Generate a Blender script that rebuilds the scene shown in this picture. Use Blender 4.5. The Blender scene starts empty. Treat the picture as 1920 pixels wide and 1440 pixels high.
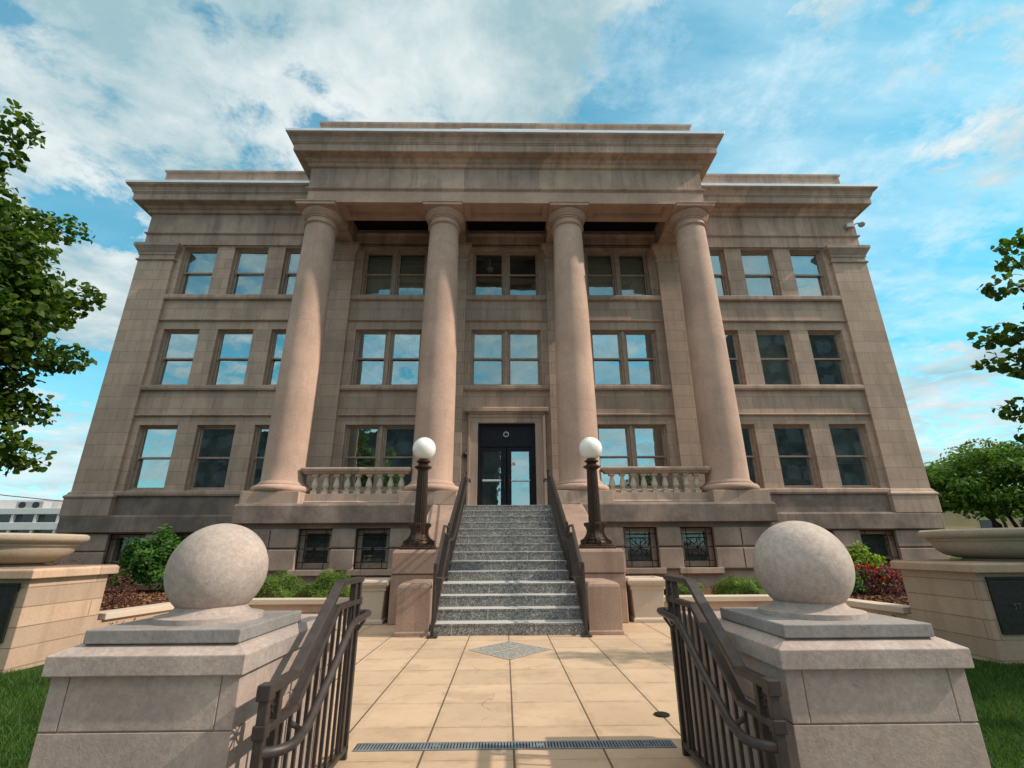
import bpy, bmesh, math, random
import numpy as np
from mathutils import Vector, Matrix
R = math.radians
rng = random.Random(7)
nrng = np.random.default_rng(11)
sc = bpy.context.scene
COL = sc.collection

# ------------------------------------------------------------------ camera
cd = bpy.data.cameras.new('camera'); cam = bpy.data.objects.new('camera', cd); COL.objects.link(cam)
cd.sensor_width = 36.0; cd.lens = 897.3/1920*36; cd.clip_end = 3000; cd.clip_start = 0.05
_r = Vector((0.99988, -0.01442, -0.00522)); _f = Vector((0.01533, 0.94572, 0.32463))
_f.normalize(); _u = _r.cross(_f).normalized(); _r = _f.cross(_u).normalized()
cam.matrix_world = Matrix(((_r.x, _u.x, -_f.x, -0.068), (_r.y, _u.y, -_f.y, 0.0), (_r.z, _u.z, -_f.z, 1.22), (0, 0, 0, 1)))
sc.camera = cam
sc.render.resolution_x = 1024; sc.render.resolution_y = 768
sc.view_settings.view_transform = 'Standard'; sc.view_settings.look = 'None'
sc.view_settings.gamma = 1; sc.view_settings.exposure = 0.73

# ------------------------------------------------------------------ node helper
class NT:
    def __init__(s, tree): s.t = tree; tree.nodes.clear()
    def n(s, typ, ins=None, **kw):
        nd = s.t.nodes.new(typ)
        for k, v in kw.items(): setattr(nd, k, v)
        for k, v in (ins or {}).items():
            if hasattr(v, 'is_output'): s.t.links.new(v, nd.inputs[k])
            else: nd.inputs[k].default_value = v
        return nd
    def math(s, op, a, b=0.0, c=0.0, clamp=False):
        return s.n('ShaderNodeMath', {0: a, 1: b, 2: c}, operation=op, use_clamp=clamp).outputs[0]
    def vmath(s, op, a, b=(0, 0, 0)):
        return s.n('ShaderNodeVectorMath', {0: a, 1: b}, operation=op).outputs[0]
    def noise(s, vec, scale, detail=4, rough=0.55, dist=0.0):
        return s.n('ShaderNodeTexNoise', {'Vector': vec, 'Scale': scale, 'Detail': detail, 'Roughness': rough, 'Distortion': dist}).outputs['Fac']
    def ramp(s, fac, stops, interp='LINEAR'):
        nd = s.n('ShaderNodeValToRGB', {'Fac': fac}); cr = nd.color_ramp; cr.interpolation = interp
        while len(cr.elements) < len(stops): cr.elements.new(0.5)
        for e, (p, c) in zip(cr.elements, stops):
            e.position = p; e.color = (c, c, c, 1) if isinstance(c, (int, float)) else (*c, 1)
        return nd.outputs['Color']
    def mix(s, fac, a, b, blend='MIX'):
        nd = s.n('ShaderNodeMix', data_type='RGBA', blend_type=blend)
        for i, v in ((0, fac), (6, a), (7, b)):
            if hasattr(v, 'is_output'): s.t.links.new(v, nd.inputs[i])
            else: nd.inputs[i].default_value = v if i == 0 else ((v, v, v, 1) if isinstance(v, (int, float)) else (*v, 1))
        return nd.outputs[2]

# ------------------------------------------------------------------ sun and sky
SUN = Vector((0.769, -0.106, 0.629)).normalized()
sl = bpy.data.lights.new('sun', 'SUN'); sl.energy = 2.65; sl.angle = R(0.8); sl.color = (1.0, 0.87, 0.74)
so = bpy.data.objects.new('sun', sl); COL.objects.link(so); so.location = (30, -5, 30)
so.rotation_euler = SUN.to_track_quat('Z', 'Y').to_euler()
w = bpy.data.worlds.new('World'); sc.world = w; w.use_nodes = True
T = NT(w.node_tree)
sky = T.n('ShaderNodeTexSky', sky_type='NISHITA', sun_disc=False, sun_elevation=math.asin(SUN.z), sun_rotation=math.atan2(SUN.x, SUN.y), air_density=1.0, dust_density=0.6, ozone_density=2.0)
D = T.n('ShaderNodeTexCoord').outputs['Generated']
sp = T.n('ShaderNodeSeparateXYZ', {0: D})
zz = T.math('ADD', T.math('MAXIMUM', sp.outputs[2], 0.0), 0.15)
P = T.n('ShaderNodeCombineXYZ', {0: T.math('DIVIDE', sp.outputs[0], zz), 1: T.math('DIVIDE', sp.outputs[1], zz), 2: 0.0}).outputs[0]
warp = T.n('ShaderNodeTexNoise', {'Vector': P, 'Scale': 3.0, 'Detail': 6.0}).outputs['Color']
Pw = T.vmath('ADD', P, T.vmath('MULTIPLY', T.vmath('SUBTRACT', warp, (0.5, 0.5, 0.5)), (0.13, 0.13, 0.0)))
fine = T.noise(Pw, 10.0, 10, 0.66)
dens = T.math('ADD', T.math('MULTIPLY', T.noise(Pw, 2.1, 5, 0.5), 0.42), T.math('MULTIPLY', fine, 0.66))
for bx, by, br, amp in ((-.60, .60, .38, .20), (-.95, .80, .40, .04), (-1.20, 1.33, .42, .23), (-.08, .56, .36, .25), (-.45, .40, .3, .08),
                        (-.36, .70, .22, .14), (-.50, .555, .09, -.21), (-.40, .58, .055, -.15), (-.385, .655, .06, -.22), (-.35, .70, .05, -.20), (-.31, .735, .05, -.16), (-.38, .80, .10, -.16), (.34, .66, .24, -.36), (.62, .95, .50, -.30), (1.2, 1.25, .7, -.26), (-.82, .50, .24, -.16), (-.50, .72, .10, -.08), (-.70, .70, .12, -.07),
                        (-1.02, .97, .16, -.26), (-1.65, 1.7, .30, -.34), (.85, .50, .45, -.04), (.1, -.8, .9, -.10), (-.9, -.7, .5, .06), (.9, -.9, .6, -.12), (-2.4, 2.6, .5, .06)):
    dd = T.n('ShaderNodeVectorMath', {0: Pw, 1: (bx, by, 0)}, operation='DISTANCE').outputs['Value']
    fall = T.n('ShaderNodeMapRange', {'Value': dd, 'From Min': 0.0, 'From Max': br, 'To Min': amp, 'To Max': 0.0}, interpolation_type='SMOOTHSTEP').outputs[0]
    dens = T.math('ADD', dens, fall)
zen = T.ramp(sp.outputs[2], [(0.82, 0.0), (0.95, 0.55)])  # extra cloud cover at the unseen zenith, added to neutralise the ambient light
dens = T.math('ADD', dens, zen)
mask = T.ramp(dens, [(0.475, 0.0), (0.525, 0.5), (0.60, 0.93), (0.72, 1.0)])
cirv = T.n('ShaderNodeMapping', {'Vector': P, 'Rotation': (0, 0, R(-32)), 'Scale': (1.0, 2.6, 1.0)}).outputs[0]
cirrus = T.ramp(T.noise(cirv, 2.2, 10, 0.60, 0.15), [(0.30, 0.0), (0.68, 0.85)])
puff = T.ramp(T.noise(P, 6.5, 10, 0.66), [(0.48, 0.0), (0.66, 0.8)])
shade = T.math('ADD', T.math('MULTIPLY', T.noise(T.vmath('ADD', Pw, (3.1, 1.7, 0.0)), 2.6, 7, 0.52), 0.72), T.math('MULTIPLY', T.math('ADD', fine, -0.03), 0.28))
ccol = T.mix(T.ramp(shade, [(0.40, 0.0), (0.62, 1.0)]), (2.2, 3.35, 3.7), (5.2, 5.55, 5.55))
blue = T.mix(1.0, sky.outputs[0], (0.10, 1.18, 1.12), 'MULTIPLY')
blue = T.mix(0.13, blue, (4.6, 6.4, 7.0))
cirx = T.n('ShaderNodeMapRange', {'Value': T.n('ShaderNodeSeparateXYZ', {0: P}).outputs[0], 'From Min': -0.35, 'From Max': 0.45, 'To Min': 0.10, 'To Max': 0.66}).outputs[0]
c1 = T.mix(T.math('MULTIPLY', cirrus, cirx), blue, (4.5, 6.0, 6.5))
c1 = T.mix(T.math('MULTIPLY', puff, T.math('MULTIPLY', cirx, 0.9)), c1, (4.9, 5.9, 6.3))
c2 = T.mix(mask, c1, ccol)
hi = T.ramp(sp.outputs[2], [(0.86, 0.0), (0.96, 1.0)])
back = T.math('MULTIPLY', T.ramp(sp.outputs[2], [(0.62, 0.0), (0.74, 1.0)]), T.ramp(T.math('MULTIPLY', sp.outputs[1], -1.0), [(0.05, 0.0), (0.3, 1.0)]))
c2 = T.mix(T.math('MAXIMUM', hi, back), c2, (9.8, 9.2, 8.6))  # bright warm-white cloud added overhead and behind the camera, out of view, for fill
hz = T.ramp(sp.outputs[2], [(0.0, 0.62), (0.10, 0.42), (0.32, 0.0)])
c3 = T.mix(hz, c2, (5.0, 6.0, 6.3))
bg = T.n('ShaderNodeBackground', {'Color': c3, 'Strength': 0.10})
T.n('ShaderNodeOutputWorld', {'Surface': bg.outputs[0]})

# ------------------------------------------------------------------ materials
MATS = {}
def new_mat(name):
    m = bpy.data.materials.new(name); m.use_nodes = True; MATS[name] = m
    return m, NT(m.node_tree)
def finish(T, col, rough=0.8, bump=None, bstr=0.2, bdist=0.01, spec=0.3, metal=0.0, **extra):
    ins = {'Base Color': col, 'Roughness': rough, 'Metallic': metal, 'Specular IOR Level': spec}
    if isinstance(col, tuple): ins['Base Color'] = (*col, 1)
    if bump is not None:
        ins['Normal'] = T.n('ShaderNodeBump', {'Height': bump, 'Strength': bstr, 'Distance': bdist}).outputs[0]
    ins.update(extra)
    b = T.n('ShaderNodeBsdfPrincipled', ins)
    T.n('ShaderNodeOutputMaterial', {'Surface': b.outputs[0]})
    return b
def stone(name, base, var=0.16, brick=None, streak=0.25, speck=0.18, dark=(0.10, 0.085, 0.075), stain=0.0, mort=0.55, warm=0.10, zoff=0.0, bs=0.35, mw=0.007, bvar=1.0):
    m, T = new_mat(name)
    pos = T.n('ShaderNodeNewGeometry').outputs['Position']
    s = T.n('ShaderNodeSeparateXYZ', {0: pos})
    u = T.math('ADD', s.outputs[0], s.outputs[1])
    big = T.noise(pos, 0.55, 6, 0.6)
    mid = T.noise(pos, 3.5, 5, 0.6)
    fine = T.noise(pos, 75, 3, 0.7)
    b0 = tuple(c*(1-var) for c in base); b1 = tuple(min(1, c*(1+var)) for c in base)
    col = T.mix(T.ramp(big, [(0.3, 0.0), (0.7, 1.0)]), b0, b1)
    tint = tuple(c*f for c, f in zip(base, (1.08, 0.96, 0.90)))
    col = T.mix(T.math('MULTIPLY', T.ramp(mid, [(0.42, 0.0), (0.62, 1.0)]), warm*4, clamp=True), col, tint)
    h = T.math('MULTIPLY', fine, 0.35)
    if brick:
        bw, bh = brick
        bv = T.n('ShaderNodeCombineXYZ', {0: u, 1: T.math('ADD', s.outputs[2], zoff), 2: 0.0}).outputs[0]
        bt = T.n('ShaderNodeTexBrick', {'Vector': bv, 'Scale': 1.0, 'Mortar Size': mw, 'Mortar Smooth': 0.3, 'Bias': 0.0, 'Brick Width': bw, 'Row Height': bh, 'Color1': (1-0.24*bvar, 1-0.23*bvar, 1-0.22*bvar, 1), 'Color2': (1+0.16*bvar, 1+0.12*bvar, 1+0.07*bvar, 1), 'Mortar': (mort, mort*0.96, mort*0.92, 1)}, offset=0.37, squash=1.0)
        col = T.mix(0.78, col, T.mix(1.0, col, bt.outputs['Color'], 'MULTIPLY'))
        jn = T.ramp(T.noise(pos, 2.3, 3), [(0.38, 0.15), (0.6, 1.0)])
        jm = T.math('MULTIPLY', bt.outputs['Fac'], jn)
        col = T.mix(T.math('MULTIPLY', jm, 0.75), col, dark)
        h = T.math('SUBTRACT', h, T.math('MULTIPLY', jm, 1.6))
    sv = T.n('ShaderNodeMapping', {'Vector': pos, 'Scale': (2.6, 2.6, 0.28)}).outputs[0]
    st = T.ramp(T.noise(sv, 1.0, 8, 0.72), [(0.47, 0.0), (0.70, 1.0)])
    col = T.mix(T.math('MULTIPLY', st, streak), col, dark)
    if stain:
        sm = T.ramp(T.noise(pos, 0.9, 7, 0.66), [(0.40, 0.0), (0.60, 1.0)])
        col = T.mix(T.math('MULTIPLY', sm, stain), col, dark)
    sk = T.ramp(T.noise(pos, 38, 6, 0.8), [(0.36, 0.0), (0.50, 0.5), (0.63, 1.0)])
    col = T.mix(1.0, col, T.mix(sk, 1.0-speck, 1.0+speck*0.8), 'MULTIPLY')
    pit = T.ramp(T.noise(pos, 19, 2, 0.5), [(0.24, 1.0), (0.29, 0.0)])
    col = T.mix(T.math('MULTIPLY', pit, 0.35), col, dark)
    finish(T, col, 0.86, h, bs, 0.012, 0.22)
    return m
TAN = (0.48, 0.36, 0.284)
stone('facade_stone', TAN, 0.2, (1.05, 0.43), 0.42, bvar=0.75, dark=(0.13, 0.105, 0.09), zoff=0.18)
stone('pier_stone', (0.49, 0.36, 0.28), 0.16, (1.35, 0.42), 0.32, bvar=0.6, dark=(0.13, 0.105, 0.09), zoff=0.05)
stone('trim_stone', (0.485, 0.362, 0.289), 0.22, (1.7, 9.0), 0.5, dark=(0.12, 0.10, 0.085))
stone('entablature_stone', (0.545, 0.395, 0.31), 0.22, (2.6, 20.0), 0.6, dark=(0.12, 0.10, 0.085), stain=0.28)
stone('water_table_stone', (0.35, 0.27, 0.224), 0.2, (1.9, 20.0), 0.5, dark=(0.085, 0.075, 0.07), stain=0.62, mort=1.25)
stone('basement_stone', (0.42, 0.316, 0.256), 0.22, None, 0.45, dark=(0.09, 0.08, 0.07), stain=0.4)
stone('column_stone', (0.54, 0.372, 0.288), 0.16, (40.0, 2.95), 0.26, dark=(0.22, 0.155, 0.125), stain=0.26, speck=0.2, mort=0.8, zoff=0.8, mw=0.004, bvar=0.12)
stone('lit_return_stone', (0.40, 0.315, 0.22), 0.15, (0.8, 0.43), 0.12, zoff=0.18)
stone('limestone', (0.455, 0.375, 0.33), 0.12, None, 0.22, dark=(0.16, 0.14, 0.135), stain=0.5, speck=0.18)
stone('limestone_coursed', (0.475, 0.372, 0.318), 0.12, None, 0.22, dark=(0.17, 0.14, 0.125), stain=0.4, speck=0.16)
stone('grey_stone', (0.30, 0.275, 0.26), 0.2, None, 0.4, dark=(0.13, 0.125, 0.125), stain=0.5, speck=0.16)
stone('ball_stone', (0.43, 0.36, 0.315), 0.2, None, 0.35, dark=(0.12, 0.105, 0.10), stain=0.5, speck=0.18)
stone('rose_stone', (0.41, 0.282, 0.216), 0.2, None, 0.5, dark=(0.14, 0.10, 0.085), stain=0.25, bs=0.6)
stone('planter_stone', (0.56, 0.47, 0.375), 0.08, None, 0.14, dark=(0.25, 0.21, 0.18), speck=0.07)
stone('urn_wall_stone', (0.52, 0.37, 0.27), 0.16, (2.4, 0.215), 0.36, dark=(0.2, 0.15, 0.11), zoff=0.05, speck=0.1)
stone('urn_stone', (0.47, 0.39, 0.30), 0.12, None, 0.2, dark=(0.2, 0.15, 0.10), stain=0.2, speck=0.1)
stone('white_concrete', (0.66, 0.63, 0.62), 0.06, None, 0.1, dark=(0.3, 0.3, 0.3), speck=0.04)
stone('tan_far_wall', (0.50, 0.36, 0.20), 0.08, None, 0.1, speck=0.04)
stone('dark_far_wall', (0.05, 0.056, 0.056), 0.5, None, 0.5, dark=(0.02, 0.02, 0.02), stain=0.5, speck=0.05)

def flat(name, col, rough=0.6, metal=0.0, spec=0.4, nscale=25, namt=0.25, bump=0.15, **extra):
    m, T = new_mat(name)
    pos = T.n('ShaderNodeTexCoord').outputs['Object']
    nz = T.noise(pos, nscale, 5, 0.6)
    c = T.mix(T.ramp(nz, [(0.3, 0.0), (0.7, 1.0)]), tuple(v*(1-namt) for v in col), tuple(min(1, v*(1+namt)) for v in col))
    finish(T, c, rough, T.noise(pos, nscale*6, 3), bump, 0.004, spec, metal, **extra)
    return m
flat('bronze_metal', (0.055, 0.042, 0.037), 0.48, 0.35, 0.5, 18, 0.3)
flat('lamp_bronze', (0.06, 0.033, 0.021), 0.42, 0.55, 0.5, 30, 0.4)
flat('window_frame_paint', (0.38, 0.28, 0.215), 0.6, 0, 0.35, 8, 0.2)
flat('door_paint', (0.010, 0.009, 0.016), 0.5, 0, 0.25, 6, 0.3)
flat('flashing_metal', (0.72, 0.75, 0.77), 0.4, 0.35, 0.5, 3, 0.08)
flat('bright_metal', (0.70, 0.71, 0.70), 0.35, 0.4, 0.5, 10, 0.05)
flat('ring_paint', (0.62, 0.62, 0.62), 0.5, 0, 0.4, 10, 0.05)
flat('camera_black', (0.012, 0.012, 0.014), 0.3, 0, 0.5, 10, 0.1)
flat('camera_grey', (0.36, 0.37, 0.38), 0.5, 0, 0.4, 10, 0.1)
flat('red_sticker', (0.5, 0.03, 0.03), 0.5)
flat('white_sticker', (0.8, 0.8, 0.78), 0.5)
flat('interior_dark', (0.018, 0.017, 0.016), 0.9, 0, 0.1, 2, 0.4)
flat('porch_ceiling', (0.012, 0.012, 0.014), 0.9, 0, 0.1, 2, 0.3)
flat('window_blind', (0.5, 0.5, 0.40), 0.8, 0, 0.2, 3, 0.08)
flat('pale_curtain', (0.62, 0.63, 0.60), 0.8, 0, 0.2, 3, 0.06)
flat('grate_iron', (0.17, 0.195, 0.21), 0.6, 0.1, 0.5, 12, 0.3)
flat('basement_backing', (0.13, 0.155, 0.145), 0.7, 0, 0.2, 2, 0.4)
flat('plaque_bronze', (0.028, 0.027, 0.023), 0.45, 0.4, 0.5, 20, 0.4)
flat('plaque_letter', (0.16, 0.15, 0.12), 0.5, 0.5, 0.5, 20, 0.2)
flat('grille_iron', (0.014, 0.013, 0.012), 0.5, 0.3, 0.4, 20, 0.3)
flat('bark', (0.055, 0.042, 0.033), 0.95, 0, 0.1, 9, 0.5, 0.8)
flat('mulch_brown', (0.125, 0.062, 0.035), 0.95, 0, 0.1, 40, 0.7, 1.0)
flat('earth_grass', (0.025, 0.05, 0.012), 0.95, 0, 0.1, 1.5, 0.4, 0.8)
flat('cable_black', (0.02, 0.02, 0.022), 0.7)
flat('roof_grey', (0.25, 0.25, 0.25), 0.8)
flat('tower_glass', (0.04, 0.046, 0.048), 0.4, 0, 0.5, 1, 0.4, 0.0)
flat('dark_glass_far', (0.016, 0.014, 0.022), 0.15, 0, 0.6, 1, 0.3, 0.0)
flat('grey_panel_far', (0.055, 0.05, 0.06), 0.5, 0, 0.4, 1, 0.1, 0.0)
flat('asphalt', (0.09, 0.088, 0.085), 0.9, 0, 0.2, 60, 0.4, 0.6)

m, T = new_mat('opal_glass')
b = finish(T, (0.86, 0.85, 0.80), 0.22, None, spec=0.5)
b.inputs['Subsurface Weight'].default_value = 0.35; b.inputs['Subsurface Radius'].default_value = (0.1, 0.09, 0.07)

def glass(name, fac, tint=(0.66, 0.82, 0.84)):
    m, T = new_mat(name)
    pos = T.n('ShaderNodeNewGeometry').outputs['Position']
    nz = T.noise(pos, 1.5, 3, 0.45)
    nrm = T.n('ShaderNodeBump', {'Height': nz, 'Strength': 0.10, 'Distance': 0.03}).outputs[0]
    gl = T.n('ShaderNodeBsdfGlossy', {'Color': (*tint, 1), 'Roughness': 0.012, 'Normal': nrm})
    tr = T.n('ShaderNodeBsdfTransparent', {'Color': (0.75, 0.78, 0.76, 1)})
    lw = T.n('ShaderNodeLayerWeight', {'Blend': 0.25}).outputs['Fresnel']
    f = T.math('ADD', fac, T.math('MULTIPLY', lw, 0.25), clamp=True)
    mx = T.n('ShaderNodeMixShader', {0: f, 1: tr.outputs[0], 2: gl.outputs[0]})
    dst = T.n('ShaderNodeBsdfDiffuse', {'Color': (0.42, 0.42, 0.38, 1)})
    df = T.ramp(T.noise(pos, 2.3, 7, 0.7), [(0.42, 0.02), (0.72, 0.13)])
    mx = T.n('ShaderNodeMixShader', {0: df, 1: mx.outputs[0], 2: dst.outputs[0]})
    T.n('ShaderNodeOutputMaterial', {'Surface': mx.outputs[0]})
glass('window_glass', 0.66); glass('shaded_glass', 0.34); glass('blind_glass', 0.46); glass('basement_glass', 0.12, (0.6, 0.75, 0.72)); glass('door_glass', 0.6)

m, T = new_mat('granite')
pos = T.n('ShaderNodeNewGeometry').outputs['Position']
s = T.n('ShaderNodeSeparateXYZ', {0: pos})
n1 = T.noise(pos, 33, 3, 0.6, 1.8); n2 = T.noise(pos, 95, 3, 0.6, 0.6)
c = T.ramp(n1, [(0.42, (0.030, 0.030, 0.030)), (0.49, (0.085, 0.083, 0.08)), (0.54, (0.24, 0.235, 0.22)), (0.63, (0.54, 0.52, 0.49))])
c = T.mix(0.35, c, T.ramp(n2, [(0.35, (0.04, 0.038, 0.036)), (0.65, (0.44, 0.42, 0.39))]))
bv = T.n('ShaderNodeCombineXYZ', {0: T.math('ADD', s.outputs[0], 0.33), 1: T.math('MULTIPLY', s.outputs[2], 1.0), 2: 0.0}).outputs[0]
bt = T.n('ShaderNodeTexBrick', {'Vector': bv, 'Scale': 1.0, 'Mortar Size': 0.004, 'Mortar Smooth': 0.1, 'Brick Width': 1.25, 'Row Height': 0.165}, offset=0.42)
c = T.mix(T.math('MULTIPLY', bt.outputs['Fac'], 0.8), c, (0.55, 0.54, 0.52))
finish(T, c, 0.5, n2, 0.15, 0.003, 0.4)

m, T = new_mat('inlay_granite')
pos = T.n('ShaderNodeNewGeometry').outputs['Position']
c = T.ramp(T.noise(pos, 42, 3, 0.6, 1.2), [(0.36, (0.10, 0.10, 0.10)), (0.5, (0.27, 0.26, 0.24)), (0.64, (0.46, 0.43, 0.38))])
finish(T, c, 0.55)

m, T = new_mat('paver')
pos = T.n('ShaderNodeNewGeometry').outputs['Position']
s = T.n('ShaderNodeSeparateXYZ', {0: pos})
def line(T, v, period, off, width):
    q = T.math('SUBTRACT', T.math('FRACT', T.math('ADD', T.math('DIVIDE', T.math('ADD', v, off), period), 0.5)), 0.5)
    return T.math('LESS_THAN', T.math('ABSOLUTE', q), width/period/2)
lx = line(T, s.outputs[0], 0.575, 0.01, 0.014); ly = line(T, s.outputs[1], 0.575, -0.05, 0.010)
big = T.noise(pos, 0.9, 6, 0.62); mid = T.noise(pos, 5, 6, 0.65); fine = T.noise(pos, 130, 3, 0.7)
c = T.mix(T.ramp(big, [(0.32, 0.0), (0.68, 1.0)]), (0.46, 0.33, 0.22), (0.555, 0.405, 0.275))
c = T.mix(T.math('MULTIPLY', T.ramp(mid, [(0.5, 0.0), (0.75, 1.0)]), 0.30), c, (0.33, 0.22, 0.135))
wn = T.n('ShaderNodeTexWhiteNoise', {'Vector': T.n('ShaderNodeCombineXYZ', {0: T.math('FLOOR', T.math('DIVIDE', T.math('ADD', s.outputs[0], 0.01), 0.575)), 1: T.math('FLOOR', T.math('DIVIDE', T.math('ADD', s.outputs[1], -0.05), 0.575)), 2: 0.0}).outputs[0]}, noise_dimensions='2D').outputs['Value']
c = T.mix(1.0, c, T.mix(wn, 0.92, 1.07), 'MULTIPLY')
c = T.mix(1.0, c, T.mix(T.ramp(fine, [(0.3, 0.0), (0.7, 1.0)]), 0.87, 1.1), 'MULTIPLY')
lx2 = line(T, s.outputs[0], 0.575, 0.01, 0.09); ly2 = line(T, s.outputs[1], 0.575, -0.05, 0.08)
grime = T.math('MULTIPLY', T.math('MAXIMUM', lx2, ly2), T.ramp(T.noise(pos, 7, 6, 0.7), [(0.45, 0.0), (0.68, 1.0)]))
c = T.mix(T.math('MULTIPLY', grime, 0.32), c, (0.2, 0.135, 0.085))
wet = T.ramp(T.noise(pos, 1.4, 7, 0.7), [(0.53, 0.0), (0.66, 1.0)])
c = T.mix(T.math('MULTIPLY', wet, 0.38), c, (0.26, 0.18, 0.12))
crk = T.n('ShaderNodeTexVoronoi', {'Vector': T.vmath('ADD', pos, T.vmath('MULTIPLY', T.n('ShaderNodeTexNoise', {'Vector': pos, 'Scale': 4.0, 'Detail': 4.0}).outputs['Color'], (0.25, 0.25, 0.0))), 'Scale': 0.55}, feature='DISTANCE_TO_EDGE').outputs['Distance']
crm = T.math('MULTIPLY', T.math('LESS_THAN', crk, 0.0016), T.ramp(T.noise(pos, 0.8, 2), [(0.52, 0.0), (0.56, 1.0)]))
c = T.mix(T.math('MULTIPLY', crm, 0.5), c, (0.12, 0.08, 0.05))
brk = T.ramp(T.noise(pos, 3.0, 2), [(0.40, 0.25), (0.55, 1.0)])
j = T.math('MAXIMUM', T.math('MULTIPLY', lx, 0.9), T.math('MULTIPLY', T.math('MULTIPLY', ly, brk), 0.55))
spot = T.ramp(T.noise(pos, 3.7, 2, 0.5), [(0.22, 1.0), (0.26, 0.0)])
c = T.mix(T.math('MULTIPLY', spot, 0.45), c, (0.16, 0.10, 0.06))
c = T.mix(j, c, (0.085, 0.055, 0.035))
finish(T, c, 0.85, T.math('SUBTRACT', T.math('MULTIPLY', fine, 0.3), j), 0.4, 0.006, 0.25)

def leafmat(name, c0, c1, c2, trans=0.3, scale=1.3, rough=0.62):
    m, T = new_mat(name)
    pos = T.n('ShaderNodeNewGeometry')
    rnd = pos.outputs['Random Per Island']
    col = T.ramp(rnd, [(0.0, c0), (0.55, c1), (1.0, c2)])
    nz = T.noise(pos.outputs['Position'], scale, 3)
    col = T.mix(1.0, col, T.mix(T.ramp(nz, [(0.3, 0.0), (0.7, 1.0)]), 0.75, 1.25), 'MULTIPLY')
    p = T.n('ShaderNodeBsdfPrincipled', {'Base Color': col, 'Roughness': rough, 'Specular IOR Level': 0.25})
    t = T.n('ShaderNodeBsdfTranslucent', {'Color': T.mix(1.0, col, (1.5, 1.7, 0.6), 'MULTIPLY')})
    mx = T.n('ShaderNodeMixShader', {0: trans, 1: p.outputs[0], 2: t.outputs[0]})
    T.n('ShaderNodeOutputMaterial', {'Surface': mx.outputs[0]})
leafmat('maple_leaf', (0.018, 0.046, 0.008), (0.042, 0.092, 0.012), (0.12, 0.17, 0.022), 0.32)
leafmat('far_leaf', (0.035, 0.085, 0.014), (0.08, 0.16, 0.022), (0.15, 0.25, 0.035), 0.3, 0.5)
leafmat('shrub_leaf', (0.03, 0.085, 0.014), (0.055, 0.14, 0.02), (0.09, 0.2, 0.03))
leafmat('yew_leaf', (0.05, 0.10, 0.012), (0.10, 0.18, 0.02), (0.17, 0.26, 0.04), 0.2, 4)
leafmat('lime_leaf', (0.09, 0.17, 0.012), (0.19, 0.29, 0.02), (0.30, 0.40, 0.04), 0.35, 4)
leafmat('barberry_leaf', (0.055, 0.018, 0.018), (0.11, 0.035, 0.032), (0.16, 0.06, 0.05), 0.2, 4)
leafmat('red_petal', (0.30, 0.012, 0.015), (0.50, 0.02, 0.02), (0.68, 0.04, 0.03), 0.2, 4)
leafmat('grass_blade', (0.020, 0.058, 0.008), (0.040, 0.10, 0.013), (0.10, 0.15, 0.03), 0.3, 1.2)
leafmat('mulch_chip', (0.09, 0.042, 0.022), (0.17, 0.085, 0.045), (0.26, 0.14, 0.075), 0.0, 3, 0.9)

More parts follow.
